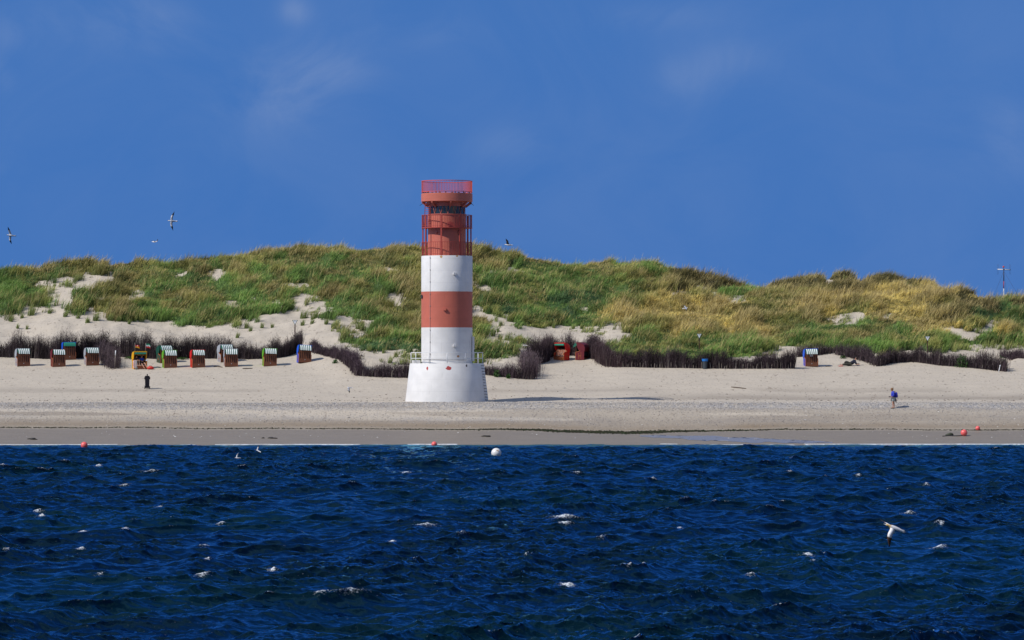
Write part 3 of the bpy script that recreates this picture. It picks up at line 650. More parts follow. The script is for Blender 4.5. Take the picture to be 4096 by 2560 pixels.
    # white railing of the base platform
    pr_ = MB(); rr = 3.08
    for z, w in ((4.33, .055), (3.84, .045)): pr_.ring(rr, z, w, w, 72)
    rl = pr_.build('platform_railing', wrail, root)
    for k in range(12):
        q = R(2+30*k-.5); MB().tube([(rr*math.sin(q), -rr*math.cos(q), 3.40), (rr*math.sin(q), -rr*math.cos(q), 4.33)], .034, 8).build('post', wrail, rl)
    # step irons up the base
    for k in range(13):
        z = .28+k*.245; q = R(70.5); r_ = 3.585-(z-.1)*.1215+.005; t = Vector((math.cos(q), math.sin(q), 0)); nn = Vector((math.sin(q), -math.cos(q), 0))
        c = nn*r_+Vector((0,0,z)); w = .17
        MB().tube([c-t*w-nn*.05, c-t*w+nn*.13, c+t*w+nn*.13+Vector((0,0,-.03)), c+t*w-nn*.05], .02, 6).build('step_iron', dark, root)
    # galleries
    def gallery(z0, zt, floor):
        g = MB(); g.ring(2.16, zt, .05, .04, 72); g.ring(2.16, z0+.10, .04, .03, 72)
        if floor:
            g.lathe([(1.62, z0-.10), (2.20, z0-.10), (2.20, z0-.03), (1.62, z0-.03)], 72, 0, False)
        o = g.build('gallery', rail, root)
        for k in range(64):
            if k % 8 == 0 and False: continue
            q = R(-12+k*5.625+2.8); MB().box((2.16*math.sin(q), -2.16*math.cos(q), (z0+zt)/2), (.030,.014,zt-z0), q).build('baluster', rail, o)
        return o
    gallery(12.68, 13.80, False); gallery(15.10, 16.13, True)
    for k in range(8):
        q = R(-12+45*k); x, y = 2.12*math.sin(q), -2.12*math.cos(q)
        MB().box((x, y, 14.38), (.12,.10,3.5), q).build('column', rail, root)
    # lantern room with its V-struts, flared soffit, rim and top railing
    lan = MB().lathe([(1.55,16.22),(1.55,16.90)], N).build('lantern_window', glass, root)
    for k in range(16):
        for sg in (-1, 1):
            q0 = R(k*22.5+4); q1 = R(k*22.5+4+sg*7.5)
            MB().beam((1.575*math.sin(q0), -1.575*math.cos(q0), 16.23), (1.575*math.sin(q1), -1.575*math.cos(q1), 16.89), .035, .03).build('strut', prd, lan)
    MB().lathe([(1.56,16.90),(1.60,16.88),(1.62,17.24),(2.17,17.30),(2.205,17.30),(2.205,17.96),(2.15,18.0),(0,18.0)], N).build('roof', prd, root)
    rb = MB()
    for k in range(8):
        q = R(10+45*k); rb.beam((1.60*math.sin(q), -1.60*math.cos(q), 16.86), (2.14*math.sin(q), -2.14*math.cos(q), 17.27), .10, .22)
    rb.build('bracket', prd, root)
    for q in (R(-88), R(80)):
        MB().tube([(2.05*math.sin(q), -2.05*math.cos(q), 17.16), (2.34*math.sin(q), -2.34*math.cos(q), 16.97)], .02, 6).build('drain_spout', dark, root)
    tr = MB(); tr.ring(2.17, 19.06, .06, .05, 90); tr.ring(2.17, 18.12, .05, .05, 90)
    tro = tr.build('top_railing', rail2, root)
    for k in range(100):
        q = R(k*3.6); MB().box((2.17*math.sin(q), -2.17*math.cos(q), 18.59), (.029,.016,.92), q).build('baluster', rail2, tro)
    for k in range(16): q = R(k*22.5-2); MB().box((2.14*math.sin(q), -2.14*math.cos(q), 18.05), (.07,.05,.12), q).build('rail_foot', dark, tro)
    for k in range(20):
        q = R(k*18+random.uniform(-4, 4)); MB().box((1.95*math.sin(q), -1.95*math.cos(q), 18.03), (random.uniform(.08,.22),.10,random.uniform(.06,.13)), q).build('roof_fitting', dark, root)
    # ladder from the middle gallery to the roof
    la = MB(); A0, A1 = Vector((-1.93,-.62,15.1)), Vector((-1.82,-.95,17.6)); off = Vector((.42,-.22,0))
    la.beam(A0, A1, .06, .04); la.beam(A0+off, A1+off, .06, .04)
    for t in np.linspace(.04, .93, 13): la.beam(A0.lerp(A1, t), (A0+off).lerp(A1+off, t), .035, .035)
    la.build('ladder', rail, root)
lighthouse()

# ------------------------------------------------------------------ brushwood fences
TWIG = vcol_mat('brushwood', .85, .1); STAKE = mat('pale_stake', (.30,.255,.21), .8, .3, 4)
def fence(name_label, pts, hs, seed, dens=150, stakes=0, tint=(1,1,1), spread=.16, pts_y=None, tall=None, stake_h=.8, xs=.07, hk=1.0):
    """pts: photo pixels of the foot line; the fence stands where that line meets the sand"""
    r = np.random.default_rng(seed); P = [place(*p) if pts_y is None else None for p in pts]
    if pts_y is not None:
        P = [Vector(((u-CX)*y/F, y, gz((u-CX)*y/F, y))) for (u, _), y in zip(pts, pts_y)]
    seg = [(P[i+1]-P[i]).length for i in range(len(P)-1)]; L = sum(seg); n = int(L*dens*1.7)
    s = r.uniform(0, L, n); cum = np.concatenate([[0], np.cumsum(seg)]); XY = np.array([[p.x, p.y] for p in P])
    x = np.interp(s, cum, XY[:, 0])+r.normal(0, xs, n); y = np.interp(s, cum, XY[:, 1])+r.normal(0, spread, n)
    H = np.interp(s/L, np.linspace(0, 1, len(hs)), hs)*hk
    H = H*(.72+.52*vnoise(s/1.0, s*0, seed)+.30*fbm(s/.33, s*0, seed+3))
    o0 = P[0].copy(); z = ground(x, y)
    base = np.array([.040,.0300,.0315])*np.array(tint)
    V = []; T = []; C = []; nb = 0
    def strip(p0, p1, p2, w0, w1, col):
        nonlocal nb
        m = len(p0); fa = r.uniform(0, 6.28, m); d = np.stack([np.cos(fa), np.sin(fa)*.6, np.sin(fa)*.3], -1)
        v = np.zeros((m, 5, 3)); v[:, 0] = p0-d*w0[:, None]; v[:, 1] = p0+d*w0[:, None]; v[:, 2] = p1-d*(w0*.7)[:, None]; v[:, 3] = p1+d*(w0*.7)[:, None]; v[:, 4] = p2
        b = nb+np.arange(m)[:, None]*5; V.append(v.reshape(-1, 3)); T.append((b+np.array([0,1,3,2]), b+np.array([2,3,4]))); nb += 5*m
        c = np.ones((m, 5, 4)); c[..., :3] = col[:, None]; C.append(c.reshape(-1, 4))
    g = np.stack([x, y, z-.05], -1)
    h = H*(.5+.55*r.uniform(0, 1, n)**.8); az = r.uniform(0, 6.28, n); ln = np.abs(r.normal(0, .14, n))
    top = g+np.stack([np.cos(az)*ln*h+.05*h, np.sin(az)*ln*h, h], -1); mid = g*.5+top*.5+r.normal(0, .035, (n, 3))
    bundle = (.55+1.0*vnoise(s/.28, s*0, seed+7))[:, None]; pale = r.uniform(0, 1, (n, 1)) < .045
    col = base*bundle*r.uniform(.55, 1.6, (n, 1)); col = np.where(pale, np.array([.17,.145,.125])*r.uniform(.5, 1.2, (n, 1)), col)
    strip(g, mid, top, r.uniform(.012, .028, n), None, col)
    for rep in range(3):                                           # side twigs, thick towards the top
        t = r.uniform(.30, .98, n)[:, None]; p0 = g*(1-t)+top*t; a2 = r.uniform(0, 6.28, n); l2 = r.uniform(.15, .55, n)
        p2 = p0+np.stack([np.cos(a2)*l2*.7, np.sin(a2)*l2*.5, l2*r.uniform(.1, 1.0, n)], -1)*np.minimum(1, H/1.6)[:, None]; p1 = .5*(p0+p2)+r.normal(0, .03, (n, 3))
        strip(p0, p1, p2, r.uniform(.008, .017, n), None, base*bundle*r.uniform(.6, 2.1, (n, 1)))
    k = int(n*.07); i = r.integers(0, n, k); p0 = top[i]; hh = r.uniform(.15, .55, k)      # loose wisps
    p2 = p0+np.stack([r.normal(.05, .14, k), r.normal(0, .1, k), hh], -1)
    strip(p0, .5*(p0+p2)+r.normal(0, .03, (k, 3)), p2, r.uniform(.008, .014, k), None, base*r.uniform(1.2, 2.6, (k, 1)))
    v = np.concatenate(V)-np.array(o0); q = np.concatenate([t[0] for t in T]); t3 = np.concatenate([t[1] for t in T])
    root = empty('brushwood_fence', o0); tag(root, name_label, 'fence', 'brushwood fences along the beach')
    o = np_obj('brushwood', v, [q, t3], TWIG, False, np.concatenate(C)); o.parent = root
    for kk in range(stakes):
        ss = (kk+.5+r.uniform(-.35, .35))/stakes*L; xx, yy = np.interp(ss, cum, XY[:, 0]), np.interp(ss, cum, XY[:, 1])-r.uniform(.22, .34)
        zz = gz(xx, yy); hh = stake_h*r.uniform(.4, 1.15)
        b = Vector((xx, yy, zz-.1))-o0; tp = b+Vector((r.normal(0, .05), r.normal(0, .03), hh+.1))
        MB().tube([b, b.lerp(tp, .5)+Vector((r.normal(0,.015),0,0)), tp], [r.uniform(.022,.036), .026, .02], 6).build('stake', STAKE, root)
    return root
fence('long dark brushwood fence running behind the beach chairs on the left', [(-500,1426),(-100,1426),(0,1427),(120,1432),(230,1436),(330,1432),(420,1420),(520,1430),(640,1436),(760,1432),(870,1434),(1000,1436),(1090,1432),(1150,1424),(1192,1410)], [1.75,1.8,1.7,1.9,1.75,2.15,2.35,2.3,2.25,2.1,1.9,1.85,1.7,1.8,1.6], 101, 185, hk=1.06)
fence('short purplish brushwood spur beside the yellow chair, ending in a white-tipped post', [(392,1418),(418,1438),(440,1458),(456,1474)], [1.5,1.9,1.8,1.75], 102, 95, 3, (1.75,1.7,1.75), .5, xs=.36)
fence('tall bundle of bare twigs standing beside the right-hand blue chair, above the fence', [(1186,1392),(1206,1390)], [2.0,1.7], 103, 260, 0, (1.1,1.1,1.1), .15)
fence('low brushwood fence bending down across the sand left of the lighthouse', [(1250,1396),(1268,1412),(1318,1424),(1370,1440),(1410,1472),(1434,1502),(1482,1505),(1560,1509),(1640,1511)], [.8,1.0,1.0,1.1,1.6,1.7,1.25,1.15,1.4], 104, 120, 7, (1.15,1.05,1.2), .2, xs=.18)
fence('low brushwood fence directly right of the lighthouse base, ending in a taller tuft', [(1850,1500),(1935,1497),(2000,1506),(2066,1513),(2134,1516)], [1.0,1.05,1.15,1.3,1.9], 105, 150, 3, (1.25,1.15,1.25), .25, xs=.18)
fence('greyish brushwood hedge running back from the shore toward the two red chairs, at their left', [(2128,1512),(2116,1488),(2108,1462),(2112,1446)], [2.1,1.9,1.7,1.6], 106, 62, 0, (2.2,2.15,2.2), .40, xs=.38)
fence('brushwood fence wrapping around behind the two red chairs', [(2112,1446),(2150,1450),(2176,1448),(2186,1432),(2215,1422),(2290,1421),(2362,1422),(2380,1436)], [1.8,2.2,2.3,2.2,2.1,1.75,2.05,2.0], 107, 180, 4, (1.15,1.05,1.1), .25, xs=.18)
fence('high purplish brushwood fence slanting forward to the right of the maroon chair', [(2366,1418),(2390,1432),(2412,1450),(2440,1466),(2490,1469)], [2.0,2.1,2.1,2.0,1.7], 108, 120, 5, (1.3,1.12,1.15), .3, xs=.28)
fence('long straight dark brushwood fence with pale stakes, behind the grey bin', [(2490,1468),(2600,1470),(2720,1471),(2800,1473),(2900,1474),(3000,1474),(3100,1474),(3178,1474)], [1.55,1.6,1.6,1.55,1.6,1.5,1.6,1.85], 109, 200, 62, (1,.95,1), .17, stake_h=.62)
fence('low broken brushwood fence behind the blue chair at right', [(3190,1428),(3240,1424),(3290,1417),(3340,1410)], [1.1,1.1,1.0,.8], 110, 110, 0, (1.25,1.2,1.25), .3, xs=.2)
fence('brushwood fence above the reclining person, dipping down to the right', [(3352,1418),(3400,1430),(3450,1440),(3500,1458),(3512,1464)], [1.3,1.35,1.4,1.3,1.0], 111, 95, 0, (1.4,1.35,1.4), .3, xs=.25)
fence('curved brushwood fence at far right, partly overgrown with green leaves', [(3512,1464),(3560,1452),(3640,1446),(3700,1452),(3760,1461),(3820,1465),(3880,1470),(3940,1476),(4000,1483),(4024,1486)], [1.05,1.15,1.35,1.45,1.4,1.35,1.4,1.45,1.5,1.2], 112, 135, 7, (1.15,1.1,1.15), .25, stake_h=1.0, xs=.15)
fence('low brushwood fence cut off by the right edge of the picture', [(4000,1430),(4040,1432),(4100,1434),(4400,1436)], [1.0,1.05,1.1,1.2], 113, 100, 0, (1.3,1.2,1.3), .25, xs=.2)

# ------------------------------------------------------------------ roofed beach chairs
def stripe_mat():
    m = bpy.data.materials.new('striped_canvas'); m.use_nodes = True; nt = m.node_tree; n = nt.nodes; l = nt.links; b = n['Principled BSDF']; b.inputs['Roughness'].default_value = .8
    tc = n.new('ShaderNodeTexCoord'); sp = n.new('ShaderNodeSeparateXYZ'); l.new(tc.outputs['Object'], sp.inputs[0])
    def mt(o, a, v=0.0):
        x = n.new('ShaderNodeMath'); x.operation = o; l.new(a, x.inputs[0]); x.inputs[1].default_value = v; return x.outputs[0]
    f = mt('FRACT', mt('ADD', mt('MULTIPLY', sp.outputs['X'], 6.0/1.12), 10.28)); g = mt('GREATER_THAN', f, .47)
    mx = n.new('ShaderNodeMix'); mx.data_type = 'RGBA'; l.new(g, mx.inputs['Factor']); mx.inputs['A'].default_value = (.012,.13,.085,1); mx.inputs['B'].default_value = (.80,.82,.80,1)
    l.new(mx.outputs['Result'], b.inputs['Base Color']); return m
STRIPE = stripe_mat(); CANVAS = mat('green_canvas', (.015,.20,.13), .7, .15, 5)
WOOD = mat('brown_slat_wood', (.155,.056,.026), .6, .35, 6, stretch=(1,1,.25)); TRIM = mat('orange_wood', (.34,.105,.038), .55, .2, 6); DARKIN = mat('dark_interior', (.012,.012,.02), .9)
STEEL = mat('steel_latch', (.5,.5,.5), .4, .1, 5, metal=.6); PAPER = mat('grey_notice', (.45,.45,.47), .7)
def hoodmat(k):
    c = {'grey': (.33,.35,.38), 'maroon': (.125,.010,.016), 'blue': (.015,.10,.62), 'yellow': (.72,.36,.010), 'darkgreen': (.008,.062,.038), 'lime': (.12,.36,.020), 'red': (.58,.014,.012)}[k]
    return mat('wicker_'+k, c, .45, .18, 14, .5, 60)
def beach_chair(u, py, rot, color, awning, label, opened=False, scale=1.0, roll=0.0, notice=None, dy=0.0):
    p = place(u, py); p.y += .45; p.x = (u-CX)*p.y/F; p.z = max(gz(p.x, p.y-.35), gz(p.x, p.y+.3))-.10 if dy == 0 else gz(p.x, p.y)-.05
    root = empty('beach_chair', p, R(rot)+(CX-u)/F); root.scale = (scale,)*3; root.rotation_euler[1] = R(roll)
    tag(root, label, 'beach chair', 'roofed beach chairs on the sand')
    H = hoodmat(color); w = .60
    low = [(-.44,0),(.42,0),(.45,.85),(.28,1.02),(.05,.98),(-.08,.82),(-.44,.74)]        # S-curved arm of the lower box, as (y, z)
    for sx in (-1, 1):
        o = MB().prism(low, sx*w-.025, sx*w+.025).build('side_panel', H, root)
        t = MB(); 
        for a, b in zip(low[2:-1], low[3:]): t.beam((sx*w, a[0], a[1]+.01), (sx*w, b[0], b[1]+.01), .075, .05)
        t.beam((sx*w, -.455, 0), (sx*w, -.455, .75), .075, .05); t.build('arm_trim', TRIM, o)
        if sx == -1 or opened or rot < -20:
            q = MB(); q.beam((sx*(w+.03), -.14, .08), (sx*(w+.03), -.14, .66), .03, .03); q.beam((sx*(w+.03), .12, .08), (sx*(w+.03), .12, .74), .03, .03); q.beam((sx*(w+.03), -.14, .38), (sx*(w+.03), .12, .38), .03, .06)
            q.build('panel_moulding', TRIM, o)
    MB().box((0,.02,.10), (1.14,.80,.20)).build('plinth', WOOD, root)
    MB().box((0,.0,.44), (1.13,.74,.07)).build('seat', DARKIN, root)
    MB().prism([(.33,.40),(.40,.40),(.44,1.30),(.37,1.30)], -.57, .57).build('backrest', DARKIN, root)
    hp = [(-.36,1.70),(.10,1.66),(.42,1.48),(.53,1.18),(.50,.86)]; th = .05             # curved hood, front edge first
    hin = [(y-.045 if y > .2 else y, z-th) for y, z in hp]
    hood = MB(); hood.prism(hp+hin[::-1], -.64, .64)
    for sx in (-1, 1):
        cheek = [(-.38,1.70),(.10,1.665),(.42,1.485),(.53,1.18),(.47,.80),(.20,.95),(-.16,.98),(-.27,1.24)]
        hood.prism(cheek, sx*.625-.025, sx*.625+.025)
    for k in range(5): 
        x = -.52+k*.26; hood.box((x, -.15, 1.715), (.05,.42,.03))
    hood.box((0,-.375,1.685), (1.30,.05,.075)); ho = hood.build('hood', H, root)
    aw = MB(); nx = 24; prof = [(-.41,1.69),(-.56,1.60),(-.70,1.40),(-.74,1.20)] if awning == 's' else [(-.41,1.69),(-.54,1.60),(-.64,1.44),(-.66,1.32)]
    if opened: prof = [(-.36,1.62),(-.45,1.57),(-.47,1.47),(-.44,1.43)]
    vs = []; 
    for (y, z) in prof:
        for i in range(nx+1):
            x = -.56+1.12*i/nx; t = (1.63-z)/.4; vs.append((x, y+.010*math.sin(i*2.1)*t, z+.008*math.sin(i*1.3+1)*t))
    m_ = nx+1; aw.add(vs, [(k*m_+i, k*m_+i+1, (k+1)*m_+i+1, (k+1)*m_+i) for k in range(len(prof)-1) for i in range(nx)], 0, True)
    for sx in (0, nx): aw.add([vs[k*m_+sx] for k in range(len(prof))]+[((-1 if sx == 0 else 1)*.56, -.33, 1.40)], [tuple(range(len(prof)+1))])
    aw.build('awning', STRIPE if awning == 's' else CANVAS, root, clean=False)
    if not opened:
        g = MB(); zt = 1.42; z0 = .36; lean = lambda z: -.47+.03*z                        # locked slatted shutter closing the front
        g.box((0,-.465,.19), (1.20,.04,.36))
        for i in range(7):
            x = -.54+i*.18; g.beam((x, lean(z0), z0), (x, lean(zt), zt), .105, .022, 0, (0,1,0))
        for z in (.40, 1.06): g.box((0, lean(z)+.022, z), (1.16,.02,.09))
        gr = g.build('slatted_shutter', WOOD, root)
        la = MB(); la.box((0,-.497,.285), (.06,.03,.08)); la.build('latch', STEEL, gr)
        MB().box((0,-.37,.86), (1.12,.02,1.0)).build('dark_backing', DARKIN, root)  # near-black sheet behind the slats, filling the gaps between them
        if notice:
            no = MB(); no.box((-.03,-.478,1.10), (.30,.015,.235)); nb = no.build('notice_board', PAPER, gr)
            li = MB()
            for k, wd in enumerate((.18,.14,.16)): li.box((-.03,-.488,1.15-k*.05), (wd,.006,.018))
            li.build('print', DARKIN, nb)
    elif color == 'red':
        g = MB(); 
        for i in range(7):
            x = -.50+i*.166; g.beam((x,-.38,.36), (x,.02,1.14), .10, .03, 0, (0,1,0))
        gr = g.build('slatted_shutter', TRIM, root)
        c_ = MB()
        for i in range(6):
            for k in range(5):
                c_.box((-.417+i*.166, -.30+.075*k, .50+.14*k), (.05,.03,.06))
        c_.build('cushion_piping', mat('cushion_check', (.6,.62,.6), .8), root)
        MB().box((0,-.46,.17), (1.14,.04,.32)).build('front_board', TRIM, root)
    else:
        MB().box((0,-.40,.20), (1.14,.04,.36)).build('front_board', TRIM, root)
    return root
beach_chair(90,1466,14,'grey','s','grey roofed beach chair, leftmost in the picture')
beach_chair(232,1468,13,'maroon','s','maroon closed beach chair in front of the blue one with the plain green awning')
beach_chair(274,1440,14,'blue','g','blue beach chair with plain green awning, standing close to the left fence')
beach_chair(366,1463,14,'grey','s','grey beach chair just left of the purplish brushwood spur')
YC = beach_chair(558,1477,14,'yellow','g','open yellow beach chair with two people sitting in it', opened=True)
beach_chair(657,1452,24,'darkgreen','s','dark green beach chair behind a lime green one')
beach_chair(678,1472,13,'lime','s','lime green beach chair in front of the dark green one')
beach_chair(790,1471,14,'red','s','bright red closed beach chair between the lime green and grey chairs')
beach_chair(900,1449,22,'grey','s','grey beach chair at the fence, half hidden behind another grey chair')
beach_chair(923,1468,8,'grey','s','grey beach chair standing in front of another grey chair')
beach_chair(1077,1465,11,'lime','s','lime green beach chair second from the right in the left row', roll=2)
beach_chair(1215,1453,12,'blue','s','blue beach chair at the right end of the left row, below the twig bundle', roll=3)
beach_chair(2247,1442,-37,'red','g','open red beach chair facing left, inside the brushwood enclosure', opened=True)
beach_chair(2329,1440,-112,'maroon','s','maroon beach chair turned away, its dark back showing, in the brushwood enclosure', notice=None)
beach_chair(3243,1467,13,'blue','s','blue beach chair with a grey notice on its slats, right of the long fence', notice=True, roll=-1)

# ------------------------------------------------------------------ people
def skin_obj(name, nodes, edges, m, parent=None, root=0, sub=1):
    """grow one continuous surface over a skeleton: nodes = [(x,y,z,r)]"""
    me = bpy.data.meshes.new(name); me.from_pydata([n[:3] for n in nodes], edges, []); o = bpy.data.objects.new(name, me); COL.objects.link(o)
    md = o.modifiers.new('Skin', 'SKIN'); md.use_smooth_shade = True
    sv = me.skin_vertices[0].data
    for i, nd in enumerate(nodes): sv[i].radius = (nd[3], nd[4] if len(nd) > 4 else nd[3]); sv[i].use_root = (i == root)
    o.modifiers.new('Sub', 'SUBSURF').levels = sub; o.modifiers['Sub'].render_levels = sub
    if isinstance(m, (list, tuple)):
        for q in m: me.materials.append(q)
    else: me.materials.append(m)
    if parent: o.parent = parent
    return o
SKIN = mat('tanned_skin', (.46,.235,.15), .55, .08, 6); HAIR = mat('brown_hair', (.20,.10,.04), .7, .3, 20); BLUEJ = mat('blue_jacket', (.022,.045,.42), .6, .15, 6)
GREYSH = mat('grey_shorts', (.34,.38,.38), .8, .1, 8); NAVY = mat('navy_cloth', (.012,.014,.03), .85, .2, 8); SANDAL = mat('brown_sandal', (.05,.025,.015), .7); REDP = mat('red_nylon', (.52,.025,.015), .55, .15, 6)
def fingers(nodes, edges, wrist, d, side, up, r=.0095):
    """palm and five unequal bent fingers from the wrist node along d"""
    w = Vector(nodes[wrist][:3]); d = d.normalized(); s = side.normalized(); u = up.normalized()
    palm = len(nodes); c = w+d*.07; nodes.append((*c, .036, .022)); edges.append((wrist, palm))
    for k, (o, L) in enumerate(((-.030,.068),(-.010,.078),(.010,.074),(.029,.058))):
        a = w+d*.10+s*o; b = a+d*L*.5-u*.008; e = b+d*L*.42-u*.022
        i = len(nodes); nodes += [(*a, r), (*b, r*.92), (*e, r*.8)]; edges += [(palm, i), (i, i+1), (i+1, i+2)]
    a = w+d*.045-s*.040; e = a+d*.045-s*.022; i = len(nodes); nodes += [(*a, r*1.15), (*e, r)]; edges += [(palm, i), (i, i+1)]
def person(root, J, hair=True, hairmat=None):
    """J: joints. one continuous body with head, hands and feet"""
    n = []; e = []; ix = {}
    def nd(k, p, r, r2=None, par=None):
        ix[k] = len(n); n.append((*p, r, r2 or r))
        if par: e.append((ix[par], ix[k]))
    nd('pelvis', J['pelvis'], .15, .115); nd('waist', J['waist'], .135, .10, 'pelvis'); nd('chest', J['chest'], .16, .115, 'waist'); nd('neck', J['neck'], .055, None, 'chest')
    hd = Vector(J['head']); nk = Vector(J['neck']); up = (hd-nk).normalized(); fw = Vector(J['face']).normalized()
    nd('skull0', hd-up*.055+fw*.012, .075, .082, 'neck'); nd('skull1', hd+up*.02, .088, .102, 'skull0'); nd('skull2', hd+up*.100, .062, .072, 'skull1')
    for s in 'LR':
        nd('sh'+s, J['sh'+s], .062, None, 'chest'); nd('el'+s, J['el'+s], .044, None, 'sh'+s); nd('wr'+s, J['wr'+s], .029, None, 'el'+s)
        nd('hip'+s, J['hip'+s], .095, None, 'pelvis'); nd('kn'+s, J['kn'+s], .06, None, 'hip'+s); cf = Vector(J['kn'+s]).lerp(Vector(J['an'+s]), .35); nd('cf'+s, cf, .056, None, 'kn'+s)
        nd('an'+s, J['an'+s], .036, None, 'cf'+s); nd('to'+s, J['to'+s], .036, .026, 'an'+s)
        d = Vector(J['wr'+s])-Vector(J['el'+s]); sd = d.cross(Vector((0,0,1))); sd = sd if sd.length > .02 else Vector((0,1,0))
        fingers(n, e, ix['wr'+s], d, sd if s == 'L' else -sd, d.cross(sd)*(-1))
    body = skin_obj('body', n, e, SKIN, root)
    f = MB(); lat = fw.cross(up).normalized(); c = hd+fw*.092
    nose = MB(); b0 = c+up*.035; nose.tube([b0, b0-up*.045+fw*.030, b0-up*.055+fw*.006], [.010,.017,.012], 6); nose.build('nose', SKIN, root)
    for sg in (-1, 1):
        ey = MB(); ey.ball(tuple(hd+fw*.085+lat*sg*.032+up*.025), .011, 8); ey.build('eye', NAVY, root)
        ea = MB(); ea.ball(tuple(hd+lat*sg*.088-fw*.005), (.022,.022,.032), 8); ea.build('ear', SKIN, root)
    mo = MB(); mo.tube([hd+fw*.078-up*.048-lat*.022, hd+fw*.090-up*.050, hd+fw*.078-up*.048+lat*.022], .006, 6); mo.build('mouth', mat('lips', (.30,.09,.07), .6), root)
    if hair:
        hm = MB(); hc = hd+up*.045-fw*.022; k = 16
        vs = []; fs = []
        for i in range(9):
            t = math.pi*i/8*.66
            for j in range(k):
                a = 2*math.pi*j/k; rr = .120+.010*math.sin(5*a+i)+.006*math.sin(11*a-i*2)
                vs.append(tuple(hc+up*math.cos(t)*rr*1.0+(fw*math.cos(a)*1.03+lat*math.sin(a))*math.sin(t)*rr-fw*.015*(t > 1)))
        fs = [(i*k+j, i*k+(j+1)%k, (i+1)*k+(j+1)%k, (i+1)*k+j) for i in range(8) for j in range(k)]
        hm.add(vs, fs, 0, True); hm.build('hair', hairmat or HAIR, root)
    return ix
def cloth(name, pts, chain, m, root, r=0, sub=1): return skin_obj(name, pts, chain, m, root, r, sub)
def walker():
    p = place(3572, 1634, 286); root = empty('person', p); root.scale = (1.02,)*3
    tag(root, 'person standing near the waterline in blue jacket and pale grey shorts, looking down', 'person')
    J = dict(pelvis=(.02,0,.90), waist=(.01,0,1.06), chest=(.0,0,1.26), neck=(-.035,0,1.41), head=(-.085,0,1.515), face=(-1,.05,-.42),
             shL=(.01,-.19,1.33), elL=(.05,-.27,1.07), wrL=(-.13,-.22,.985), shR=(.01,.19,1.33), elR=(.04,.27,1.06), wrR=(-.12,.20,.97),
             hipL=(.03,-.10,.86), knL=(-.03,-.10,.47), anL=(-.01,-.11,.085), toL=(-.17,-.13,.035), hipR=(.04,.10,.86), knR=(.08,.11,.47), anR=(.13,.11,.085), toR=(-.02,.13,.035))
    person(root, J)
    cloth('jacket', [(.02,0,.86,.21,.21),(.01,0,1.06,.20,.20),(0,0,1.25,.21,.20),(-.02,0,1.385,.11),(.01,-.21,1.335,.105),(.05,-.285,1.08,.085),(-.10,-.228,1.0,.055),(.01,.21,1.335,.105),(.04,.285,1.07,.085),(-.09,.21,.98,.055)],
          [(0,1),(1,2),(2,3),(2,4),(4,5),(5,6),(2,7),(7,8),(8,9)], BLUEJ, root)
    cloth('shorts', [(.025,0,.86,.20,.20),(.025,-.105,.78,.15),(-.02,-.11,.52,.145),(.05,.105,.78,.15),(.07,.115,.52,.145)], [(0,1),(1,2),(0,3),(3,4)], GREYSH, root)
    for s in (-1, 1):
        x = -.07 if s < 0 else .07; MB().box((x, s*.12, .012), (.28,.10,.024)).build('sandal', SANDAL, root)
    # what the person carries: top-level things
    b = empty('backpack', p+Vector((.245,0,1.12))); tag(b, 'blue backpack worn by the person at the waterline', 'backpack')
    bg = MB(); bg.ball((.02,0,.0), (.135,.165,.25), 16); bg.ball((.10,0,-.08), (.075,.12,.12), 12); bg.build('pack', mat('blue_pack', (.025,.03,.36), .6, .2, 8), b)
    for s in (-1, 1): MB().tube([(.0,s*.10,.22),(-.10,s*.13,.28),(-.30,s*.14,.20),(-.36,s*.14,.0),(-.20,s*.15,-.18),(.0,s*.12,-.2)], .018, 6).build('strap', NAVY, b)
    MB().tube([(.13,.03,-.12),(.17,.04,-.26),(.19,.04,-.36)], [.02,.015,.022], 6).build('strap', NAVY, b)
    h = empty('handbag', p+Vector((.245,.06,.70))); tag(h, 'dark red bag hanging below the blue backpack', 'bag')
    hb = MB(); hb.ball((0,0,-.03), (.06,.10,.15), 12); hb.build('bag_body', mat('wine_cloth', (.07,.012,.02), .8), h); MB().tube([(0,-.06,.08),(0,0,.20),(0,.06,.08)], .012, 6).build('handle', NAVY, h)
    MB().tube([(.05,.02,-.1),(.08,.02,-.26)], .014, 6).build('strap', NAVY, h)
    c = empty('camera', p+Vector((-.275,-.18,.975))); tag(c, 'small dark device held in the hand of the standing person', 'camera'); MB().box((0,0,0), (.10,.12,.075)).tube([(-.05,0,0),(-.11,0,-.01)], .03, 10).build('camera_body', NAVY, c)
walker()
